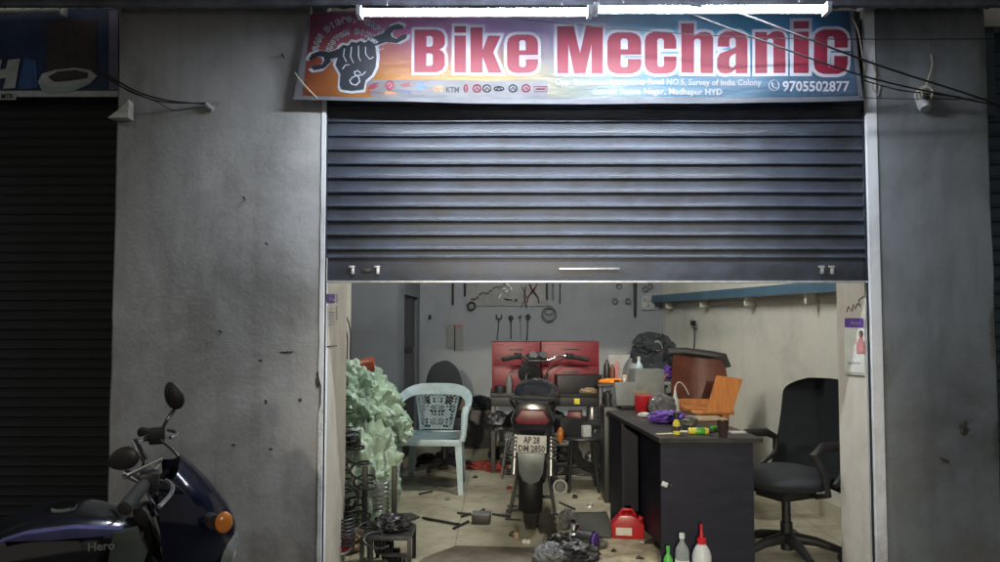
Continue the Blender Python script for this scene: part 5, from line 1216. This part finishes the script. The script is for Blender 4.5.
# second bench at right rear with shelf of stuff
q0, q1 = P(598, 400, 6.6), P(668, 400, 6.6); zr = P(630, 384, 6.6).z
t = thing('side_table', 'dark steel side table piled with parts at the right rear of the shop', 'table', ((q0.x+q1.x)/2, 6.8, 0))
mb = MB(); mb.box(((q0.x+q1.x)/2, 6.85, zr-.015), (q1.x-q0.x, .5, .03), .004); mb.build('top', 'black', t, world=True)
for x in (q0.x+.03, q1.x-.03):
    for y in (6.63, 7.07): mb = MB(); mb.box((x, y, zr/2-.015), (.035, .035, zr-.03), .003); mb.build('leg', 'dark_steel', t, world=True)
mb = MB(); mb.box(((q0.x+q1.x)/2, 6.85, .28), (q1.x-q0.x-.04, .46, .02), .003); mb.build('lower_shelf', 'dark_steel', t, world=True)
def on(nm, px, d, kind, sz, m, lb, cat): 
    q = P(px, 384, d); q.z = zr
    clutter_at(nm, q, kind, sz, m, lb, cat)
def clutter_at(nm, q, kind, sz, m, lb, cat):
    if kind == 'box': mb = MB().box((0, 0, sz[2]/2), sz, min(sz)*.08, (0, 0, R(random.uniform(-15, 15))))
    elif kind == 'blob': mb = MB().blob((0, 0, sz[2]*.32), sz, 4, .3, 1.7, q.x*5, True, -.6)
    elif kind == 'cyl': mb = MB().lathe([(0, 0), (sz[0]*.48, 0), (sz[0]*.5, .005), (sz[0]*.5, sz[2]*.9), (sz[0]*.42, sz[2]), (0, sz[2])], n=18)
    elif kind == 'bottle': mb = MB().lathe(bprof(sz[0]/2, sz[2], sz[0]*.2), n=18)
    elif kind == 'rod': mb = MB().tube([(-sz[0]/2, 0, sz[2]), (sz[0]/2, 0, sz[2])], sz[2], 8)
    elif kind == 'dome': mb = MB().lathe([(sz[0]*.5*math.cos(R(a)), sz[2]*math.sin(R(a))) for a in range(0, 91, 10)], n=24)
    return one(mb, nm, m, q, lb, cat, world=False)
on('carton', 620, 7.0, 'box', (.20, .12, .24), 'peg', 'pale carton with a picture at the back of the side table', 'carton')
on('pink_figure_print', 617, 6.93, 'box', (.03, .012, .18), 'pink', 'reddish strip leaning on the pale carton', 'strip')
on('dark_bottle', 607, 6.85, 'bottle', (.06, .06, .20), 'dark_steel', 'dark bottle at the left end of the side table', 'bottle')
on('brown_bottle', 612.5, 6.80, 'bottle', (.05, .05, .16), 'brown', 'brown bottle beside the dark one on the side table', 'bottle')
on('orange_mallet', 614, 6.70, 'blob', (.26, .08, .05), 'orange', 'orange cloth strip lying along the front of the side table', 'cloth')
on('helmet', 636, 6.88, 'dome', (.26, .26, .24), 'grey_pl', 'grey dome shaped helmet on the side table behind the pale bottle', 'helmet')
q = P(639, 384, 6.66); q.z = zr
bottle('thinner_bottle', q, 'tall pale blue bottle standing at the front of the side table', 'bottle', bprof(.037, .21, .014, .72), 'chairplastic', [(0, .21), (.016, .21), (.016, .235), (0, .237)], 'white_pl')
q = P(655, 384, 6.85); q.z = zr
t = thing('backpack', 'large dark backpack heaped on the side table, rising above the pale bottle', 'bag', q)
MB().blob((0, 0, .20), (.40, .26, .44), 5, .25, 1.8, 3.3, True, -.85).build('bag_body', 'fabric', t); MB().blob((-.06, -.05, .34), (.26, .22, .20), 4, .3, 2, 8, True).build('top_flap', 'fabric', t)
MB().tube(bez((-.05, -.12, .34), (-.0, -.16, .40), (.03, -.15, .36), (.04, -.13, .30)), .009, 6).build('strap', 'grey_pl', t); MB().box((.0, -.13, .30), (.05, .012, .03), .003).build('buckle', 'white_metal', t)
# shelf of bits before the brown chair
q0, q1 = P(655, 395, 6.2), P(690, 395, 6.2); z2 = P(665, 383, 6.2).z
t = thing('metal_stand', 'dark metal stand carrying bundled wires, left of the brown chair', 'stand', ((q0.x+q1.x)/2, 6.25, 0))
mb = MB(); mb.box(((q0.x+q1.x)/2, 6.28, z2), (q1.x-q0.x, .30, .025), .004); mb.build('top', 'grey_pl', t, world=True)
for x in (q0.x+.03, q1.x-.03): 
    for y in (6.16, 6.40): mb = MB(); mb.box((x, y, z2/2-.01), (.03, .03, z2-.02), .003); mb.build('leg', 'black', t, world=True)
mb = MB(); mb.box(((q0.x+q1.x)/2, 6.36, z2*.6), (q1.x-q0.x-.06, .02, .5), .003); mb.build('back_plate', 'black', t, world=True)
for k, (px, m, s_, lb) in enumerate(((661, 'pink', .09, 'tangle of pink wire on the metal stand'), (670, 'purple', .12, 'tangle of dark violet wire on the metal stand'), (680, 'rope', .11, 'tangle of cream wire on the metal stand'))):
    q = P(px, 383, 6.25); q.z = z2+.012; pts = []
    rnd = random.Random(k+3)
    for i in range(46): pts.append(Vector((s_*.6*math.sin(i*1.1+k)*rnd.uniform(.5, 1), s_*.5*math.cos(i*.83)*rnd.uniform(.4, 1), .006+s_*1.1*abs(math.sin(i*.37+k))*rnd.uniform(.4, 1))))
    sm = []
    for i in range(len(pts)-1):
        for u in range(3): sm.append(pts[i].lerp(pts[i+1], u/3))
    one(MB().tube(sm, .006, 5), 'wire_tangle', m, q, lb, 'wire tangle', world=False)
q = P(672, 380, 6.15); q.z = z2+.012
# row of bottles/cans below at desk back-left, on a low shelf
q0, q1 = P(604, 400, 5.75), P(640, 400, 5.75); z3 = P(620, 407, 5.75).z
t = thing('tool_crate', 'dark plastic crate of tools on a stand just behind the desk', 'crate', ((q0.x+q1.x)/2, 5.8, 0))
mb = MB(); mb.box(((q0.x+q1.x)/2, 5.86, z3/2), (q1.x-q0.x, .22, z3), .006); mb.build('crate_body', 'black', t, world=True)
for px, m, h, lb in ((608, 'dark_steel', .12, 'dark slim tin on the crate behind the desk, at the left'), (617, 'grey_pl', .20, 'tall grey tube on the crate behind the desk'), (625, 'steel', .24, 'tall pale topped spray can on the crate behind the desk'), (633, 'dark_steel', .16, 'short dark can on the crate behind the desk, at the right')):
    q = P(px, 407, 5.8); q.z = z3
    bottle('spray_can', q, lb, 'can', [(0, 0), (.03, 0), (.031, .01), (.031, h*.8), (.022, h*.86), (0, h*.87)], m, [(0, h*.86), (.02, h*.86), (.02, h), (0, h)], 'rope' if m == 'steel' else 'black')
q = P(648, 405, 5.95); 
one(MB().box((0, 0, .20), (.24, .16, .40), .01, (0, 0, R(8))), 'grey_box', 'grey_pl', (q.x, 6.0, P(640, 405, 5.95).z-.12), 'pale grey square can behind the red carton', 'can', world=False)
one(MB().box((0, 0, .30), (.30, .22, .60), .01, (0, 0, R(8))), 'storage_box', 'black', (q.x, 6.0, 0), 'black box on the floor under the pale grey square can', 'box', world=False)

# ================================================================= items around the plastic chair, left
c = F(484, 446); t = thing('white_bag', 'crumpled white plastic sack standing on the floor left of the motorcycle', 'sack', c)
MB().blob((0, 0, .15), (.24, .20, .34), 4, .28, 2.2, 2, True, -.85).build('sack_body', 'white_pl', t)
c = F(470, 444); t = thing('cardboard_box', 'brown cardboard box on the floor between the pale chair and the white sack', 'box', c+Vector((0, .05, 0)), R(10)); MB().box((0, 0, .11), (.22, .2, .22), .004).build('carton', 'card', t); MB().box((0, -.06, .235), (.2, .09, .004), .001, (R(20), 0, 0)).build('flap', 'card', t)
c = P(462, 405, 7.1)
t = thing('low_cabinet', 'dark low cabinet against the back wall behind the pale chair', 'cabinet', (P(462, 405, 8.1).x+.06, 8.3, 0)); zc = P(462, 410, 8.1).z
MB().box((0, 0, zc/2), (.52, .4, zc), .006).build('body', 'black', t); MB().box((0, -.205, zc*.5), (.48, .012, zc*.8), .004).build('door', 'black', t)
q = P(461, 403, 8.1); one(MB().box((0, 0, .05), (.24, .16, .10), .004, (0, 0, R(6))), 'cardboard_box', 'card', (q.x, 8.2, zc), 'tan cardboard box on the low dark cabinet', 'box', world=False)
q = P(480, 400, 8.1); one(MB().blob((0, 0, .05), (.26, .2, .16), 4, .4, 2, 7, True, -.6), 'black_bundle', 'fabric', (q.x, 8.2, zc), 'black cloth bundle on the low cabinet beside the tan box', 'bundle', world=False)
for k, (px, py, s_, m, lb) in enumerate(((478, 436, .14, 'dark_steel', 'dark greasy lump behind the white sack'), (494, 440, .12, 'grey_pl', 'grey part beside the white sack under the motorcycle tail'), (466, 428, .12, 'steel', 'dull metal part behind the cardboard box'))):
    c = F(px, py); one(MB().blob((0, 0, s_*.5), (s_*1.3, s_, s_*1.6), 4, .3, 1.8, k*4.4, True, -.7), 'engine_part', m, c+Vector((0, .15, 0)), lb, 'engine part', world=False)

# red rags
c = F(484, 468); one(MB().blob((0, 0, .02), (.34, .16, .07), 4, .7, 2.6, 5.5, True, -.5), 'red_rag', 'redcloth', c, 'crumpled red rag on the floor left of the motorcycle wheel', 'rag', world=False)
c = F(497, 471); one(MB().blob((0, 0, .015), (.16, .10, .05), 4, .8, 2.6, 9.5, True, -.5), 'red_rag', 'redcloth', c, 'smaller red rag scrap close to the motorcycle', 'rag', world=False)

# green sacks
q = P(360, 400, 5.15)
one(MB().blob((0, 0, 0), (.58, .50, .46), 6, .30, 1.5, 21.2, True, rot=(0, R(42), 0), crease=1.9, pleat=.15), 'green_sack', 'tarp', (P(357, 404, 5.2).x, 5.25, P(360, 405, 5.2).z), 'upper bulging green woven sack leaning on the left wall', 'sack', 'heaped green sacks', world=False)
one(MB().blob((0, 0, 0), (.46, .5, .66), 6, .34, 1.5, 3.7, True, rot=(0, R(8), 0), crease=1.9, pleat=.15), 'green_sack', 'tarp_pale', (P(358, 465, 4.9).x-.0, 4.95, .29+.05), 'lower pale green plastic sack on the floor against the left jamb', 'sack', 'heaped green sacks', world=False)
one(MB().blob((0, 0, 0), (.34, .30, .24), 5, .3, 1.9, 51, True, rot=(0, R(30), 0), crease=1.9, pleat=.15), 'green_sack', 'tarp', (P(385, 424, 5.3).x, 5.35, P(385, 424, 5.3).z), 'small corner of green sack poking out towards the arm of the pale chair', 'sack', 'heaped green sacks', world=False)
t = thing('scrap_box', 'dark crate under the upper green sack', 'crate', (P(350, 440, 5.3).x, 5.45, 0)); MB().box((0, 0, .35), (.46, .34, .66), .01).build('crate_body', 'black', t)
q = P(351, 372, 5.35); one(MB().box((0, 0, 0), (.36, .30, .07), .012, (R(4), R(-12), R(8))), 'red_cushion', mat('dull_red_cover', (.30, .05, .02), .7, var=.4, vs=10), (q.x-.02, 5.4, q.z+.02), 'dull red flat cover poking out above the upper green sack', 'cushion', world=False)
for k, (px, py, d) in enumerate(((344, 360, 5.6), (347, 364, 5.6), (350, 358, 5.65))):
    one(MB().tube(bez(P(px-4, py-42, d), P(px+5, py-25, d), P(px-3, py-10, d), P(px+2, py+12, d), 12), .005, 6), 'hanging_wire', 'black', P(px, py, d), ('leftmost', 'middle', 'rightmost')[k]+' of the three thin wires hanging on the left wall above the sacks', 'wire')
# coiled hoses over sacks
def coil_hose(pxys, d, r, amp, n, label, m='black'):
    pts = [P(x, y, dd) for (x, y, dd) in pxys]; out = []; tot = int(n*14)
    for i in range(tot+1):
        u = i/tot*(len(pts)-1); k = min(int(u), len(pts)-2); c = pts[k].lerp(pts[k+1], u-k); a = 2*PI*n*i/tot
        out.append(c+Vector((amp*math.cos(a), amp*.5*math.sin(a), amp*.35*math.sin(a))))
    return one(MB().tube(out, r, 7), 'coiled_hose', m, out[-1], label, 'hose')
coil_hose([(336, 385, 4.78), (341, 405, 4.72), (345, 425, 4.66)], 0, .0055, .075, 3.0, 'dark green coiled hose draped over the upper green sack', mat('dark_green_hose', (.02, .06, .035), .4))
coil_hose([(347, 433, 4.55), (356, 455, 4.5), (364, 478, 4.45), (366, 490, 4.42)], 0, .0065, .065, 4.5, 'black coiled hose hanging over the lower green sack')
coil_hose([(338, 455, 4.5), (343, 480, 4.46), (341, 512, 4.42)], 0, .0055, .05, 6, 'black coiled hose tumbling down right beside the left jamb')
coil_hose([(352, 500, 4.40), (362, 520, 4.36), (378, 545, 4.15)], 0, .006, .06, 5, 'black coiled hose lying loose over the left leg of the metal stand')
one(MB().tube([v+Vector((0, .01*math.sin(i*2.1), .008*math.sin(i*1.3))) for i, v in enumerate(ring((0, 0, .06), .075, 20, 'y')+ring((.01, 0.02, .065), .068, 20, 'y')+ring((-.01, .03, .06), .072, 20, 'y'))], .006, 6), 'wire_loop', 'dark_steel', P(345, 508, 4.35), 'loops of dark wire bundled beside the left jamb', 'wire loop', world=False)
for k, (px, py, d, r, pt, tn, lb) in enumerate(((346, 548, 4.28, .045, .020, 8, 'coil spring standing left of the metal stand'), (349, 528, 4.35, .040, .024, 4, 'coil spring behind the standing ones at the left jamb'), (381, 514, 4.42, .042, .025, 7, 'coil spring standing on the metal stand'))):
    z0_ = max(.0, P(px, py, d).z)
    one(MB().tube(helix((0, 0, .01), r, pt, tn, 'z', 14), .007, 7), 'coil_spring', 'dark_steel' if k != 2 else 'steel', (P(px, py, d).x, d, z0_), lb, 'spring', 'coil springs by the left jamb', world=False)
# metal stand with legs
st0 = P(363, 534, 4.25); st1 = P(410, 534, 4.25)
t = thing('metal_stand', 'black angle iron stand with two tall posts and coil springs by the left jamb', 'stand', ((st0.x+st1.x)/2, 4.3, 0))
zst2 = P(380, 538, 4.22).z
mb = MB(); mb.box(((st0.x+st1.x)/2, 4.22, zst2), (st1.x-st0.x, .02, .022), .002); mb.box(((st0.x+st1.x)/2, 4.46, zst2), (st1.x-st0.x, .02, .022), .002)
for x in (st0.x, st1.x): mb.box((x, 4.34, zst2), (.02, .26, .022), .002)
mb.box(((st0.x+st1.x)/2, 4.34, zst2+.014), (st1.x-st0.x, .26, .004)); mb.build('top_frame', 'dark_steel', t, world=True)
for x in (st0.x, st0.x+.05, st1.x):
    for y in (4.22, 4.46): MB().box((x, y, zst2/2), (.022, .022, zst2), .002).build('leg', 'dark_steel', t, world=True)
for px in (364.5, 394): q = P(px, 534, 4.44); MB().box((q.x, 4.44, zst2+.17), (.03, .03, .36), .003).build('post', 'black', t, world=True)
MB().box(((st0.x+st1.x)/2+.06, 4.22, zst2*.5), (.16, .018, .018), .002).build('cross_rail', 'dark_steel', t, world=True)
for k in range(4):
    one(MB().tube(helix((0, 0, 0), .052-.004*k, .018, 4, 'x', 14), .008, 7), 'coil_spring', 'dark_steel', (st0.x+.06+k*.035, 4.30+.02*k, zst2-.05-.045*k), ('uppermost', 'second highest', 'third highest', 'lowest')[k]+' of the coil springs hanging inside the metal stand', 'spring', 'coil springs hung in the stand', world=False)
one(MB().blob((0, 0, .03), (.18, .16, .09), 4, .6, 2.4, 6.6, True, -.5), 'greasy_part', 'dark_steel', ((st0.x+st1.x)/2+.02, 4.34, zst2+.016), 'black greasy part lying on top of the metal stand', 'engine part', world=False)
MBp = F(396, 521)
a, b, c_, d_ = F(386, 531), F(420, 518), F(412, 514), F(385, 515)
one(MB().prism([(v.x, v.y) for v in (a, b, c_, d_)], .004, .012, 'xy', .002), 'metal_plate', 'mat_grey', F(396, 521), 'dark flat metal plate on the floor behind the metal stand', 'plate')
# red-white item by jamb
q = P(337, 545, 4.2); t = thing('can_top', 'red and white round disc lying by the foot of the left jamb', 'lid', (q.x, 4.3, .12)); MB().lathe([(0, 0), (.06, 0), (.065, .02), (.04, .03), (0, .032)], rot=(R(50), R(20), 0)).build('disc', 'bright_red', t); MB().tube(ring((0, 0, .02), .06, 20, 'z'), .008, 6, closed=True).xf(Euler((R(50), R(20), 0)).to_matrix().to_4x4()).build('rim', 'white_pl', t)
one(MB().blob((0, 0, .05), (.22, .22, .16), 4, .5, 2, 12.2, True, -.7), 'dirty_bag', 'card', (P(344, 500, 4.62).x, 4.62, .0), 'dirty brown bag on the floor by the left jamb', 'bag', world=False)
one(MB().blob((0, 0, .0), (.18, .2, .12), 4, .3, 2, 14.2, True), 'black_pouch', 'black', (P(343, 440, 4.75).x, 4.75, P(343, 440, 4.75).z), 'black pouch wedged between the two green sacks', 'pouch', world=False)
one(MB().tube(bez(P(337, 450, 4.6), P(350, 462, 4.55), P(358, 480, 4.5), P(362, 520, 4.45), 14), .006, 6), 'pale_hose', 'rope', P(337, 450, 4.6), 'thin pale hose running down beside the left jamb', 'hose')

# ================================================================= floor litter
def fpoly(nm, pts, z, th, m, lb, cat, wav=.0):
    w = [F(x, y) for x, y in pts]; c = sum(w, Vector())/len(w)
    return one(MB().prism([(v.x, v.y) for v in w], z, z+th, 'xy'), nm, m, c, lb, cat)
fpoly('floor_mat', [(414, 566), (424, 559), (456, 547), (540, 549), (553, 560), (556, 580), (405, 580)], .004, .006, 'mat_brown', 'dark brown mat at the front of the shop floor, below the black box', 'mat')
fpoly('cardboard_mat', [(590, 566), (596, 545), (612, 539), (646, 540), (658, 552), (658, 580), (588, 580)], .003, .006, 'mat_pale', 'oil stained pale cardboard sheet on the floor below the red can', 'cardboard')
t = thing('metal_tray', 'dull grey tray on the floor left of the red can', 'tray', F(592, 527)); w = [F(x, y) for x, y in ((571, 515), (606, 514.5), (614, 538), (578, 539))]
MB().prism([(v.x, v.y) for v in w], .004, .012, 'xy').build('tray_floor', 'mat_grey', t, world=True); MB().tube([Vector((v.x, v.y, .016)) for v in w], .008, 6, closed=True).build('rim', 'mat_grey', t, world=True)
# oil stain under tyre
def stain(px, py, rx, ry, seed, lb):
    c = F(px, py); pts = []
    for i in range(80):
        a = 2*PI*i/80; k = 1+.6*noise.noise(Vector((math.cos(a)*1.4, math.sin(a)*1.4, seed)))+.35*noise.noise(Vector((math.cos(a)*4, math.sin(a)*4, seed))); pts.append((c.x+rx*k*math.cos(a), c.y+ry*k*math.sin(a)))
    return one(MB().prism(pts, .001, .0025, 'xy'), 'oil_stain', 'oil', c, lb, 'stain')
stain(543, 520, .10, .33, 1.1, 'dark oil stain on the tiles right beside the motorcycle rear tyre')
stain(440, 482, .22, .16, 3.1, 'dark stain on the tiles under the pale blue chair'); stain(585, 470, .3, .2, 7.1, 'dark stain on the tiles under the round stool')
c = F(481, 524); t = thing('black_box', 'small black plastic parts box on the tiles left of the motorcycle tyre', 'box', c, R(-4)); MB().box((0, .03, .035), (.125, .10, .06), .006).build('box', 'black', t); MB().box((0, .03, .068), (.13, .105, .008), .003).build('lid', 'grey_pl', t)
def rod(a, b, r, lb, m='dark_steel', nm='steel_rod', cat='rod'):
    p, q = F(*a), F(*b); p.z = q.z = r+.002; return one(MB().tube([p, p.lerp(q, .08), p.lerp(q, .9), q], [r*.7, r, r, r*1.3], 8), nm, m, p, lb, cat, 'loose rods on the shop floor')
rod((422, 519), (459, 526), .009, 'long steel rod on the tiles, running from the metal plate towards the black box')
rod((453, 530), (468, 523), .009, 'short rod on the tiles pointing at the black box from the lower left')
rod((457, 514), (474, 516), .008, 'rod on the tiles touching the rear left of the black box')
rod((475, 515), (484, 511), .009, 'stubby rod just behind the black box'); rod((492, 515), (510, 518), .007, 'rod on the tiles right of the black box'); rod((505, 520), (521, 521), .006, 'thin rod lying nearest to the tyre, right of the black box')
rod((507, 507), (518, 507), .007, 'short rod beside the motorcycle tyre, upper of two'); rod((506, 512), (519, 511), .009, 'short thick rod beside the motorcycle tyre, lower of two')
rod((461, 518), (470, 515), .008, 'broken rod end left of the black box'); rod((559, 503), (575, 510), .006, 'rod on the tiles right of the centre stand'); rod((593, 473), (606, 487), .02, 'dark bar on the floor left of the desk foot')
rod((419, 495), (432, 492), .006, 'thin rod in front of the pale blue chair'); rod((438, 470), (448, 469), .008, 'dark stub between the legs of the pale blue chair')
c = F(511, 536); one(MB().tube([c+Vector((.02, .08, .006)), c+Vector((0, .07, .006)), c+Vector((-.01, 0, .006)), c+Vector((.015, -.02, .006))], .005, 6), 'bent_wire', 'dark_steel', c, 'bent wire hook on the tiles left of the tyre', 'wire')
c = F(516, 536); one(MB().box((0, 0, .02), (.03, .12, .04), .005), 'wooden_chock', 'card', c, 'brown wooden chock against the foot of the tyre', 'chock', world=False)
rl = random.Random(5)
for k, (px, py, m, lb) in enumerate(((447, 501, 'steel', 'tiny steel bolt in front of the pale chair'), (575, 498, 'dark_steel', 'small dark scrap right of the centre stand'), (590, 507, 'steel', 'tiny steel nut behind the grey tray'), (526, 543, 'sticker', 'scrap of white paper at the back edge of the brown mat'), (566, 515, 'dark_steel', 'dark bit near the corner of the grey tray'), (432, 476, 'card', 'brown scrap under the pale chair'), (456, 462, 'dark_steel', 'dark scrap behind the pale chair legs'), (600, 500, 'card', 'brown chip by the desk foot'), (509, 489, 'redcloth', 'red thread left of the tyre'), (475, 478, 'dark_steel', 'dark scrap before the red rag'), (640, 560, 'dark_steel', 'black smudge of grease on the pale cardboard'), (614, 553, 'dark_steel', 'dark lump of grease on the left of the pale cardboard'))):
    c = F(px, py); w_ = rl.uniform(.015, .03); one(MB().blob((0, 0, .008), (w_*1.5, w_, .03), 3, .9, 2, k*3.1, False, -.6), 'floor_scrap', m, c, lb, 'scrap', 'scraps on the shop floor', world=False)
for k, (px, py, m, w_, h_, lb) in enumerate(((441, 466, 'dark_steel', .09, .06, 'greasy black sprocket part between the pale chair legs'), (427, 462, 'dark_steel', .12, .07, 'dark part on the floor behind the pale chair seat'), (449, 459, 'black', .16, .08, 'black bundle on the floor at the right behind the pale chair'), (500, 458, 'dark_steel', .14, .10, 'dark engine cover standing left of the motorcycle plate'), (566, 462, 'dark_steel', .18, .14, 'dark crankcase on the floor right of the silencer'), (577, 459, 'grey_pl', .10, .12, 'grey plastic piece under the round stool'), (592, 462, 'steel', .08, .09, 'dull steel part beside the worn small tyre'), (559, 474, 'black', .12, .06, 'black cover lying near the silencer'), (601, 478, 'dark_steel', .10, .06, 'dark part against the desk rear foot'), (509, 474, 'dark_steel', .09, .04, 'dark pedal part beside the red scrap'))):
    c = F(px, py); one(MB().blob((0, 0, h_*.4), (w_*1.5, w_, h_*1.5), 4, .35, 1.9, k*5.3+1, True, -.7), 'loose_part', m, c, lb, 'engine part', world=False)
# junk heap at front
c = F(549, 562); one(MB().blob((0, 0, .04), (.16, .14, .13), 5, .2, 1.2, 31, True, -.6, pleat=.2), 'plastic_bag', 'bag', c, 'shiny crumpled clear bag on the floor at the front centre', 'bag', world=False)
c = F(574, 545); t = thing('carburettor', 'grey metal carburettor lying in the heap of parts before the red can', 'engine part', c, R(20)); MB().cyl((-.05, 0, .05), (.06, .02, .05), .035, .03, 16).build('barrel', 'steel', t); MB().blob((0, 0, .06), (.09, .08, .10), 3, .3, 2, 2).build('body', 'steel', t); MB().lathe([(0, 0), (.035, 0), (.03, .03), (0, .035)], (0, 0, .1)).build('top_cap', 'chrome', t)
c = F(567, 528); t = thing('crumpled_foil', 'bright crumpled silver foil behind the carburettor', 'foil', c); MB().blob((0, 0, .05), (.09, .07, .13), 4, .6, 2.6, 33, True, -.6).build('foil', 'bag', t)
c = F(586, 550); t = thing('purple_motor', 'black and purple round motor in the heap of parts', 'motor', c, R(-30)); MB().cyl((-.05, 0, .06), (.05, 0, .06), .06, n=24).build('drum', 'black', t); MB().cyl((.05, 0, .06), (.07, 0, .06), .04, n=20).build('end_cap', 'purple', t); MB().tube(ring((.06, 0, .06), .045, 20, 'x'), .01, 6, closed=True).build('collar', 'purple', t)
c = F(560, 548); one(MB().blob((0, 0, .03), (.14, .12, .09), 4, .6, 2.6, 36, True, -.6), 'greasy_part', 'dark_steel', c, 'greasy dark part between the clear bag and the carburettor', 'engine part', world=False)
c = F(577, 560); one(MB().blob((0, 0, .04), (.22, .16, .12), 4, .6, 2.2, 38, True, -.6), 'black_rag', 'black', c, 'black rag bundled at the front of the heap of parts', 'rag', world=False)
c = F(557, 556); one(MB().tube([c+Vector((0, 0, .03)), c+Vector((.08, -.02, .04))], .007, 8), 'shiny_bolt', 'chrome', c, 'shiny bolt on top of the heap of parts', 'bolt')
c = F(598, 548); one(MB().blob((0, 0, .02), (.10, .09, .06), 3, .6, 2.2, 40, True, -.6), 'green_lump', 'mat_grey', c, 'dull greenish lump right of the purple motor', 'lump', world=False)
# red can
c = F(629, 540); t = thing('red_can', 'red plastic fuel can with a grey label, on the floor beside the desk', 'fuel can', (c.x, c.y+.06, 0), R(-6))
mb = MB(); mb.prism([(-.10, 0), (.10, 0), (.105, .09), (.06, .135), (.03, .15), (-.05, .15), (-.075, .12), (-.105, .09)], -.055, .055, 'xz', .012); mb.build('body', 'bright_red', t)
MB().box((-.025, -.057, .052), (.10, .004, .048), .001).build('label', 'sticker', t); MB().tube([(-.045, 0, .145), (-.03, 0, .175), (.03, 0, .175), (.05, 0, .14)], .011, 8).build('handle', 'bright_red', t)
MB().cyl((.075, 0, .11), (.09, 0, .135), .018, n=12).build('cap', 'bright_red', t)
c = F(644, 545); t = thing('small_tool', 'tiny pale tipped black tool on the cardboard sheet', 'tool', c+Vector((0, 0, .01))); MB().tube([(0, 0, .008), (.07, .01, .008)], .009, 8).build('handle', 'black', t); MB().tube([(-.03, 0, .008), (0, 0, .008)], .006, 8).build('tip', 'white_pl', t)
# bottles before the desk
yb = y0-.09
for nm, px, top, r, m, capm, lb in (('green_bottle', 667.5, 546, .024, 'green', 'green', 'small green bottle standing on the floor at the front corner of the desk'), ('water_bottle', 681.5, 533, .036, 'clear', 'white_pl', 'clear water bottle standing on the floor between the green and the glue bottle')):
    z = P(px, top, yb).z; bottle(nm, (P(px, 500, yb).x, yb, 0), lb, 'bottle', bprof(r, z-.02, r*.35), m, [(0, z-.025), (r*.42, z-.025), (r*.42, z), (0, z)], capm, (r+.0005, z*.28, z*.5), 'sticker' if m == 'clear' else 'yellow')
z = P(701, 524, yb).z; t = thing('glue_bottle', 'white glue bottle with a tall red nozzle standing on the floor before the desk', 'bottle', (P(701, 500, yb).x, yb, 0))
MB().lathe([(0, 0), (.045, 0), (.05, .01), (.05, z-.16), (.04, z-.13), (.022, z-.10), (0, z-.10)]).build('body', 'white_pl', t); MB().lathe([(.0495, .03), (.0512, .032), (.0512, .11), (.0495, .112)]).build('label_band', 'blue_ink', t); MB().lathe([(0, z-.10), (.024, z-.10), (.024, z-.075), (.012, z-.07), (.006, z-.02), (.008, z-.018), (.008, z), (0, z)]).build('nozzle', 'bright_red', t)
#%LIGHT
# ================================================================= light, world, camera
w = bpy.data.worlds.new('World'); sc.world = w; w.use_nodes = True
bg = w.node_tree.nodes['Background']; sky = w.node_tree.nodes.new('ShaderNodeTexSky'); sky.sky_type = 'NISHITA'; sky.sun_disc = False
sky.sun_elevation = R(-6); sky.sun_rotation = R(200)
mixn = w.node_tree.nodes.new('ShaderNodeMixRGB'); mixn.inputs[0].default_value = .5; mixn.inputs[2].default_value = (.66, .62, .52, 1)
w.node_tree.links.new(sky.outputs[0], mixn.inputs[1]); w.node_tree.links.new(mixn.outputs[0], bg.inputs[0]); bg.inputs[1].default_value = .50
def lamp(kind, name, loc, e, col, size=None, tgt=None, **k):
    l = bpy.data.lights.new(name, kind); l.energy = e; l.color = col
    for a_, v_ in k.items(): setattr(l, a_, v_)
    o = bpy.data.objects.new(name, l); COL.objects.link(o); o.location = loc
    if tgt is not None: o.rotation_euler = (Vector(tgt)-Vector(loc)).to_track_quat('-Z', 'Y').to_euler()
    return o
# street lamp across the road, behind the photographer
lamp('SPOT', 'street_lamp_light', (-.9, -8.5, 2.9), 3200, (1, .88, .68), tgt=(.62, 5.0, .62), spot_size=R(16), spot_blend=1.0, shadow_soft_size=.14)
# lit tube inside the shop, above the shutter
t = thing('tube_light', 'lit tube light hung from the ceiling inside the shop', 'tube light', (.45, 5.2, 2.72), R(90))
M['tube_in'] = emis('lit_inner_tube', (.95, .96, .92), 270)
MB().tube([(0, -.55, 0), (0, .55, 0)], .016, 12).build('lit_tube', 'tube_in', t); MB().box((0, 0, .035), (.03, 1.16, .03), .003).build('batten', 'white_metal', t)
cam = bpy.data.cameras.new('camera'); co = bpy.data.objects.new('camera', cam); COL.objects.link(co)
co.location = (0, 0, HC); co.rotation_euler = (R(90)+TH, 0, 0); cam.sensor_width = 36; cam.lens = 27; cam.clip_end = 500; cam.clip_start = .05
sc.camera = co
sc.view_settings.view_transform = 'Standard'; sc.view_settings.look = 'None'; sc.view_settings.exposure = .48; sc.view_settings.gamma = 1
